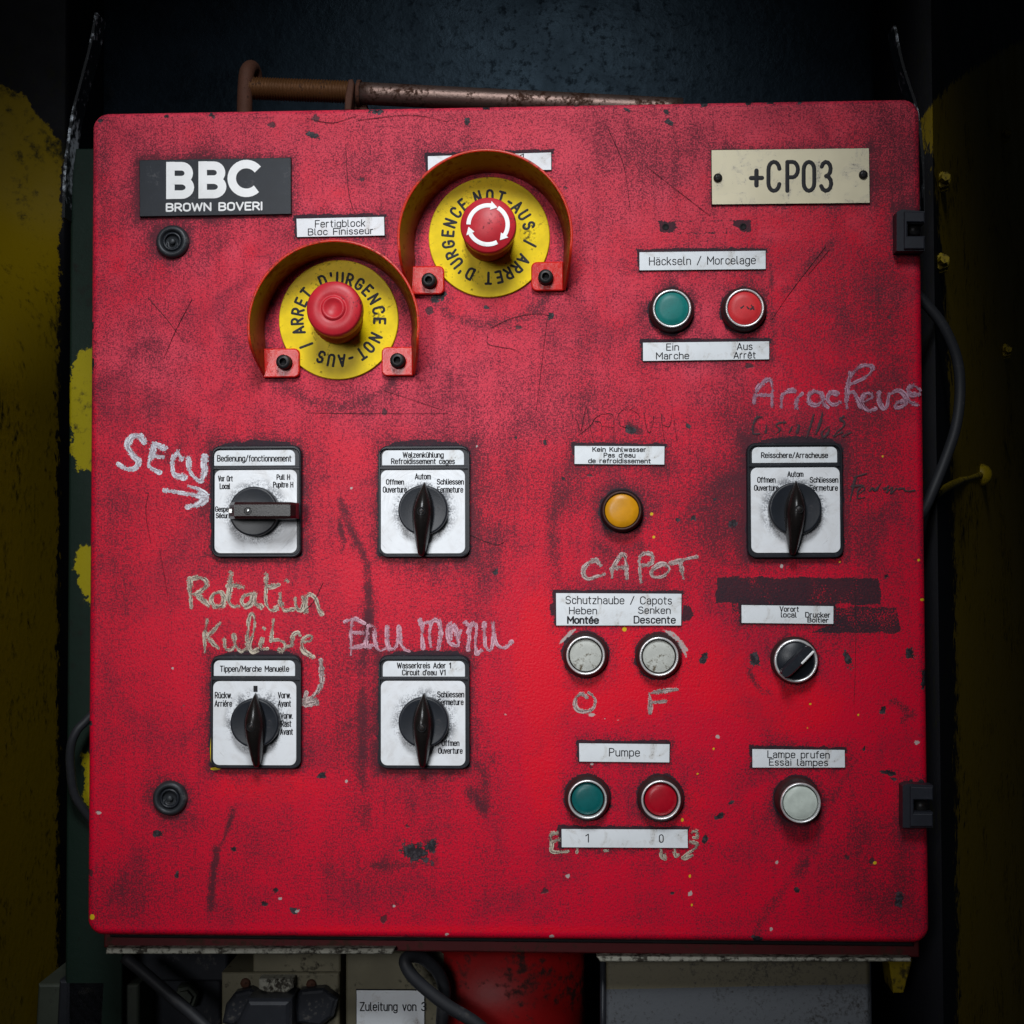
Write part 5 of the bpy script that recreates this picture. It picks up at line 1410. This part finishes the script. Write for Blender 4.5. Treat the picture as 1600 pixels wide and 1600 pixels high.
# ------------------------------------------------------------------ rusty tie rod over the cabinet
hR = -0.055
rod = thing('tie_rod', (*[at(380, 170, hR)[0]], -hR, at(380, 170, hR)[1]), 'rusty threaded tie rod with cross handle lying behind the cabinet top', 'tie rod')
b = MB()
pth = smooth_path([(*at(381, 230, hR + .004), hR + .004), (*at(382, 180, hR + .004), hR + .004), (*at(383, 140, hR + .004), hR + .004), (*at(386, 113, hR + .002), hR + .002), (*at(393, 106, hR - .010), hR - .010), (*at(398, 118, hR - .018), hR - .018), (*at(399, 145, hR - .020), hR - .020)], 6)
b.tube(pth, 0.0058, 14); b.build('cross_handle', M['rust'], rod)
A_ = np.array([*at(392, 138, hR), hR]); B_ = np.array([*at(548, 144, hR), hR]); n = 170
b = MB(); P_ = [A_ + (B_ - A_) * k / n for k in range(n + 1)]
b.tube(P_, [0.0080 + 0.0007 * math.sin(2 * math.pi * k / 4.6) for k in range(n + 1)], 18); b.build('threaded_bar', M['thread'], rod)
b = MB()
q = [(537, 150), (543, 124), (552, 124), (556, 140), (560, 168), (539, 168)]
P_ = ats([(538, 172), (539, 150), (544, 124), (551, 123), (553, 132), (548, 172)], hR + 0.012)
b.prism(P_, hR - 0.014, hR + 0.012, 0.001)
P_ = ats([(548, 172), (552, 128), (556, 140), (572, 160), (575, 172)], hR - 0.002); b.prism(P_, hR - 0.010, hR - 0.002, 0.001)
b.build('lug', M['rust'], rod)
A_ = np.array([*at(558, 145.5, hR), hR]); B_ = np.array([*at(1066, 171, hR), hR])
b = MB(); b.tube([A_ + (B_ - A_) * k / 20 for k in range(21)], 0.0083, 24); b.build('pipe', M['pipe'], rod)
b = MB(); b.tube([A_, A_ + (B_ - A_) * 0.012], 0.0098, 24); b.build('weld_collar', M['rust'], rod)

# ------------------------------------------------------------------ cables beside the cabinet
def cable(pts, r, mat, label, name='cable', n=5):
    b = MB(); b.tube(smooth_path([(*at(p, q, h), h) for p, q, h in pts], n), r, 14)
    return tag(b.build(name, M[mat]), label, 'cable')


cable([(1425, 452, -0.046), (1446, 474, -0.046), (1474, 510, -0.048), (1495, 560, -0.052), (1500, 610, -0.054), (1494, 665, -0.052), (1478, 715, -0.050), (1458, 765, -0.046), (1444, 796, -0.046), (1425, 826, -0.046)], 0.0040, 'cable', 'grey black cable bowing out beside the hinges, over the yellow hook')
cable([(150, 1110, -0.085), (133, 1128, -0.078), (120, 1142, -0.074), (111, 1165, -0.074), (110, 1200, -0.078), (118, 1245, -0.085), (150, 1290, -0.095)], 0.0034, 'cable', 'thin dark cable looping in front of the green flange')

# ------------------------------------------------------------------ things below the cabinet
def slab(mb, x0, y0, x1, y1, hfront, hback, bev=0.0012, mi=0, x0b=None, x1b=None, y0b=None):
    P_ = ats([(x0 if x0b is None else x0b, y1), (x1 if x1b is None else x1b, y1), (x1, y0 if y0b is None else y0b), (x0, y0)], hfront)
    mb.prism(P_, hback, hfront, bev, mi)


b = MB(); slab(b, 165, 1482, 617, 1491, -0.018, -0.07, 0.001, y0b=1482.5, x1b=612)
tag(b.build('rail', M['rail']), 'narrow worn white steel rail above the cable connector', 'rail')
b = MB(); slab(b, 932, 1494.5, 1424, 1503, -0.018, -0.07, 0.001, y0b=1497, x0b=938)
tag(b.build('rail', M['rail']), 'narrow worn white steel rail above the grey box', 'rail')

# grey over beige box
h = -0.045
p0 = at(946, 1720, h); p1 = at(1360, 1500, h)
mb, X, Zz, Hh = grid_sheet(p0[0], p0[1], p1[0], p1[1], 160, 90, lambda x, z: h - 0.003 * np.clip(1 - (x - p0[0]) / 0.0025, 0, 1) - 0.003 * np.clip(1 - (p1[0] - x) / 0.0025, 0, 1) + 0 * z)
box = tag(mb.build('junction_box', M['gbox']), 'junction box painted beige above and grey below, under the rail', 'junction box')
qx, qy = near_px(X, Zz, Hh)
set_attr(box, 'mark', -0.6 + 2.2 * np.clip(0.5 + (qy - (1546 - (qx - 946) * 0.021)) / 5, 0, 1))
b = MB(); b.prism([(p0[0] - 0.001, p0[1]), (p1[0] + 0.001, p0[1]), (p1[0] + 0.001, p1[1] - 0.001), (p0[0] - 0.001, p1[1] - 0.001)], -0.19, h - 0.0034, 0)
b.build('shell', M['darkmetal'], box)
b = MB(); b.tube([(*at(942, 1500, h), h), (*at(942, 1720, h), h)], 0.0022, 10); b.build('edge_strip', M['darkmetal'], box)

# red column
hc = -0.10; cL = at(655, 1550, hc)[0]; cR = at(914, 1550, hc)[0]; rc = (cR - cL) / 2; cx = (cL + cR) / 2
b = MB(); z0 = -0.42; z1 = at(800, 1486, -0.06)[1]
ring0 = [(cx + rc * math.cos(2 * math.pi * k / 64), hc - 0.02 + rc * 0.75 * math.sin(2 * math.pi * k / 64)) for k in range(64)]
b.loft([[(x, z, hh) for x, hh in ring0] for z in (z0, z1)], True, 0, True)
tag(b.build('column', M['column']), 'dark red round column under the cabinet', 'column')

# beige terminal box with its plate
h = -0.085
b = MB(); slab(b, 540, 1487, 700, 1720, h, -0.19, 0.002)
tbox = tag(b.build('terminal_box', M['beige']), 'beige terminal box carrying a plate that reads Zuleitung von 3', 'terminal box')
hp = h + 0.0016
b = MB(); b.prism(ats([(556, 1680), (664, 1680), (664, 1552), (655, 1546.5), (556, 1546)], hp), h - 0.0005, hp, 0.0006, 0, 1)
pl = b.build('label_plate', [M['white'], M['edge']], tbox, label='grey white plate reading Zuleitung von 3')
b = MB(); write(b, 'Zuleitung von 3', 562, 666, 1565.5, 1580, hp, 2.0, 0.0); b.build('lettering', M['ink'], pl)

# cable loop in front of the column
cable([(800, 1650, -0.035), (745, 1600, -0.035), (700, 1572, -0.034), (665, 1545, -0.034), (642, 1522, -0.034), (633, 1502, -0.036), (643, 1494, -0.042), (662, 1498, -0.050), (684, 1518, -0.056), (694, 1545, -0.058), (692, 1580, -0.058), (686, 1660, -0.058)], 0.0048, 'cable', 'black rubber cable bent into a loop in front of the red column', n=6)

# connector with clamp levers
h = -0.08
cn = thing('cable_connector', (at(437, 1600, h)[0], 0.10, at(437, 1690, h)[1]), 'dark cable connector with clamp levers on a chipped beige plate', 'connector')
b = MB(); slab(b, 346, 1520, 530, 1700, h, -0.19, 0.0015); slab(b, 395, 1488, 532, 1530, h - 0.004, -0.19, 0.0015); b.build('backing_plate', M['beige'], cn)
for px, py in ((383, 1537), (486, 1539)):
    c = at(px, py, h + 0.002); b = MB(); b.lathe(c, [(0.0038, h - 0.0005), (0.0038, h + 0.0015), (0.0030, h + 0.0024), (0, h + 0.0026)], 18); b.build('bolt', M['rust'], cn)
b = MB(); P_ = ats([(404, 1546), (418, 1553), (445, 1553), (458, 1544), (458, 1530), (404, 1530)], h + 0.012); b.prism(P_, h - 0.0005, h + 0.012, 0.0015); b.build('lip', M['rail'], cn)
for pts in ([(352, 1570), (346, 1600), (362, 1606), (380, 1596), (402, 1552), (390, 1546), (366, 1552)], [(458, 1560), (462, 1600), (500, 1606), (520, 1590), (527, 1562), (505, 1545), (470, 1548)]):
    b = MB(); b.prism(ats(pts, h + 0.012), h + 0.001, h + 0.012, 0.003); b.build('clamp_lever', M['darkmetal'], cn)
b = MB(); b.prism(ats([(368, 1600), (386, 1562), (455, 1562), (452, 1700), (366, 1700)], h + 0.030), h + 0.001, h + 0.030, 0.004); b.build('plug', M['darkmetal'], cn)

# plates and a slanting cable at the lower left
dk = thing('cable_duct', (at(135, 1600, -0.10)[0], 0.12, at(135, 1700, -0.10)[1]), 'dark cable duct with two grey green side plates', 'cable duct')
for x0, x1, hh, mt, nm in ((55, 98, -0.11, 'greenplate', 'side_plate'), (88, 166, -0.10, 'darkmetal', 'cover'), (172, 217, -0.11, 'greenplate', 'side_plate')):
    b = MB(); slab(b, x0 + 4, 1532 if mt == 'darkmetal' else 1538, x1, 1720, hh, -0.19, 0.002, x0b=x0 - 6, x1b=x1 - 10 if mt == 'darkmetal' else x1); b.build(nm, M[mt], dk)
b = MB(); slab(b, 150, 1487, 356, 1534, -0.14, -0.19, 0.002); b.build('cross_plate', M['darkmetal'], dk)
b = MB(); slab(b, 217, 1525, 345, 1720, -0.15, -0.19, 0.002); b.build('back_plate', M['darkmetal'], dk)
c = at(292, 1556, -0.14); b = MB(); b.lathe(c, [(0.0105, -0.152), (0.0105, -0.140), (0.0090, -0.137), (0.0062, -0.137), (0.0062, -0.133), (0, -0.133)], 6, 0, 0.2, False); b.build('gland_nut', M['greenplate'], dk)
cable([(195, 1496, -0.08), (225, 1520, -0.075), (262, 1552, -0.07), (300, 1585, -0.066), (350, 1632, -0.06)], 0.0046, 'cable', 'black cable slanting down beside the cable duct')
# yellow daubed bracket right of the box
b = MB(); slab(b, 1388, 1500, 1426, 1552, -0.09, -0.12, 0.001, x0b=1396, x1b=1412)
tag(b.build('bracket', M['yellowsteel']), 'small yellow steel bracket beside the grey junction box', 'bracket')
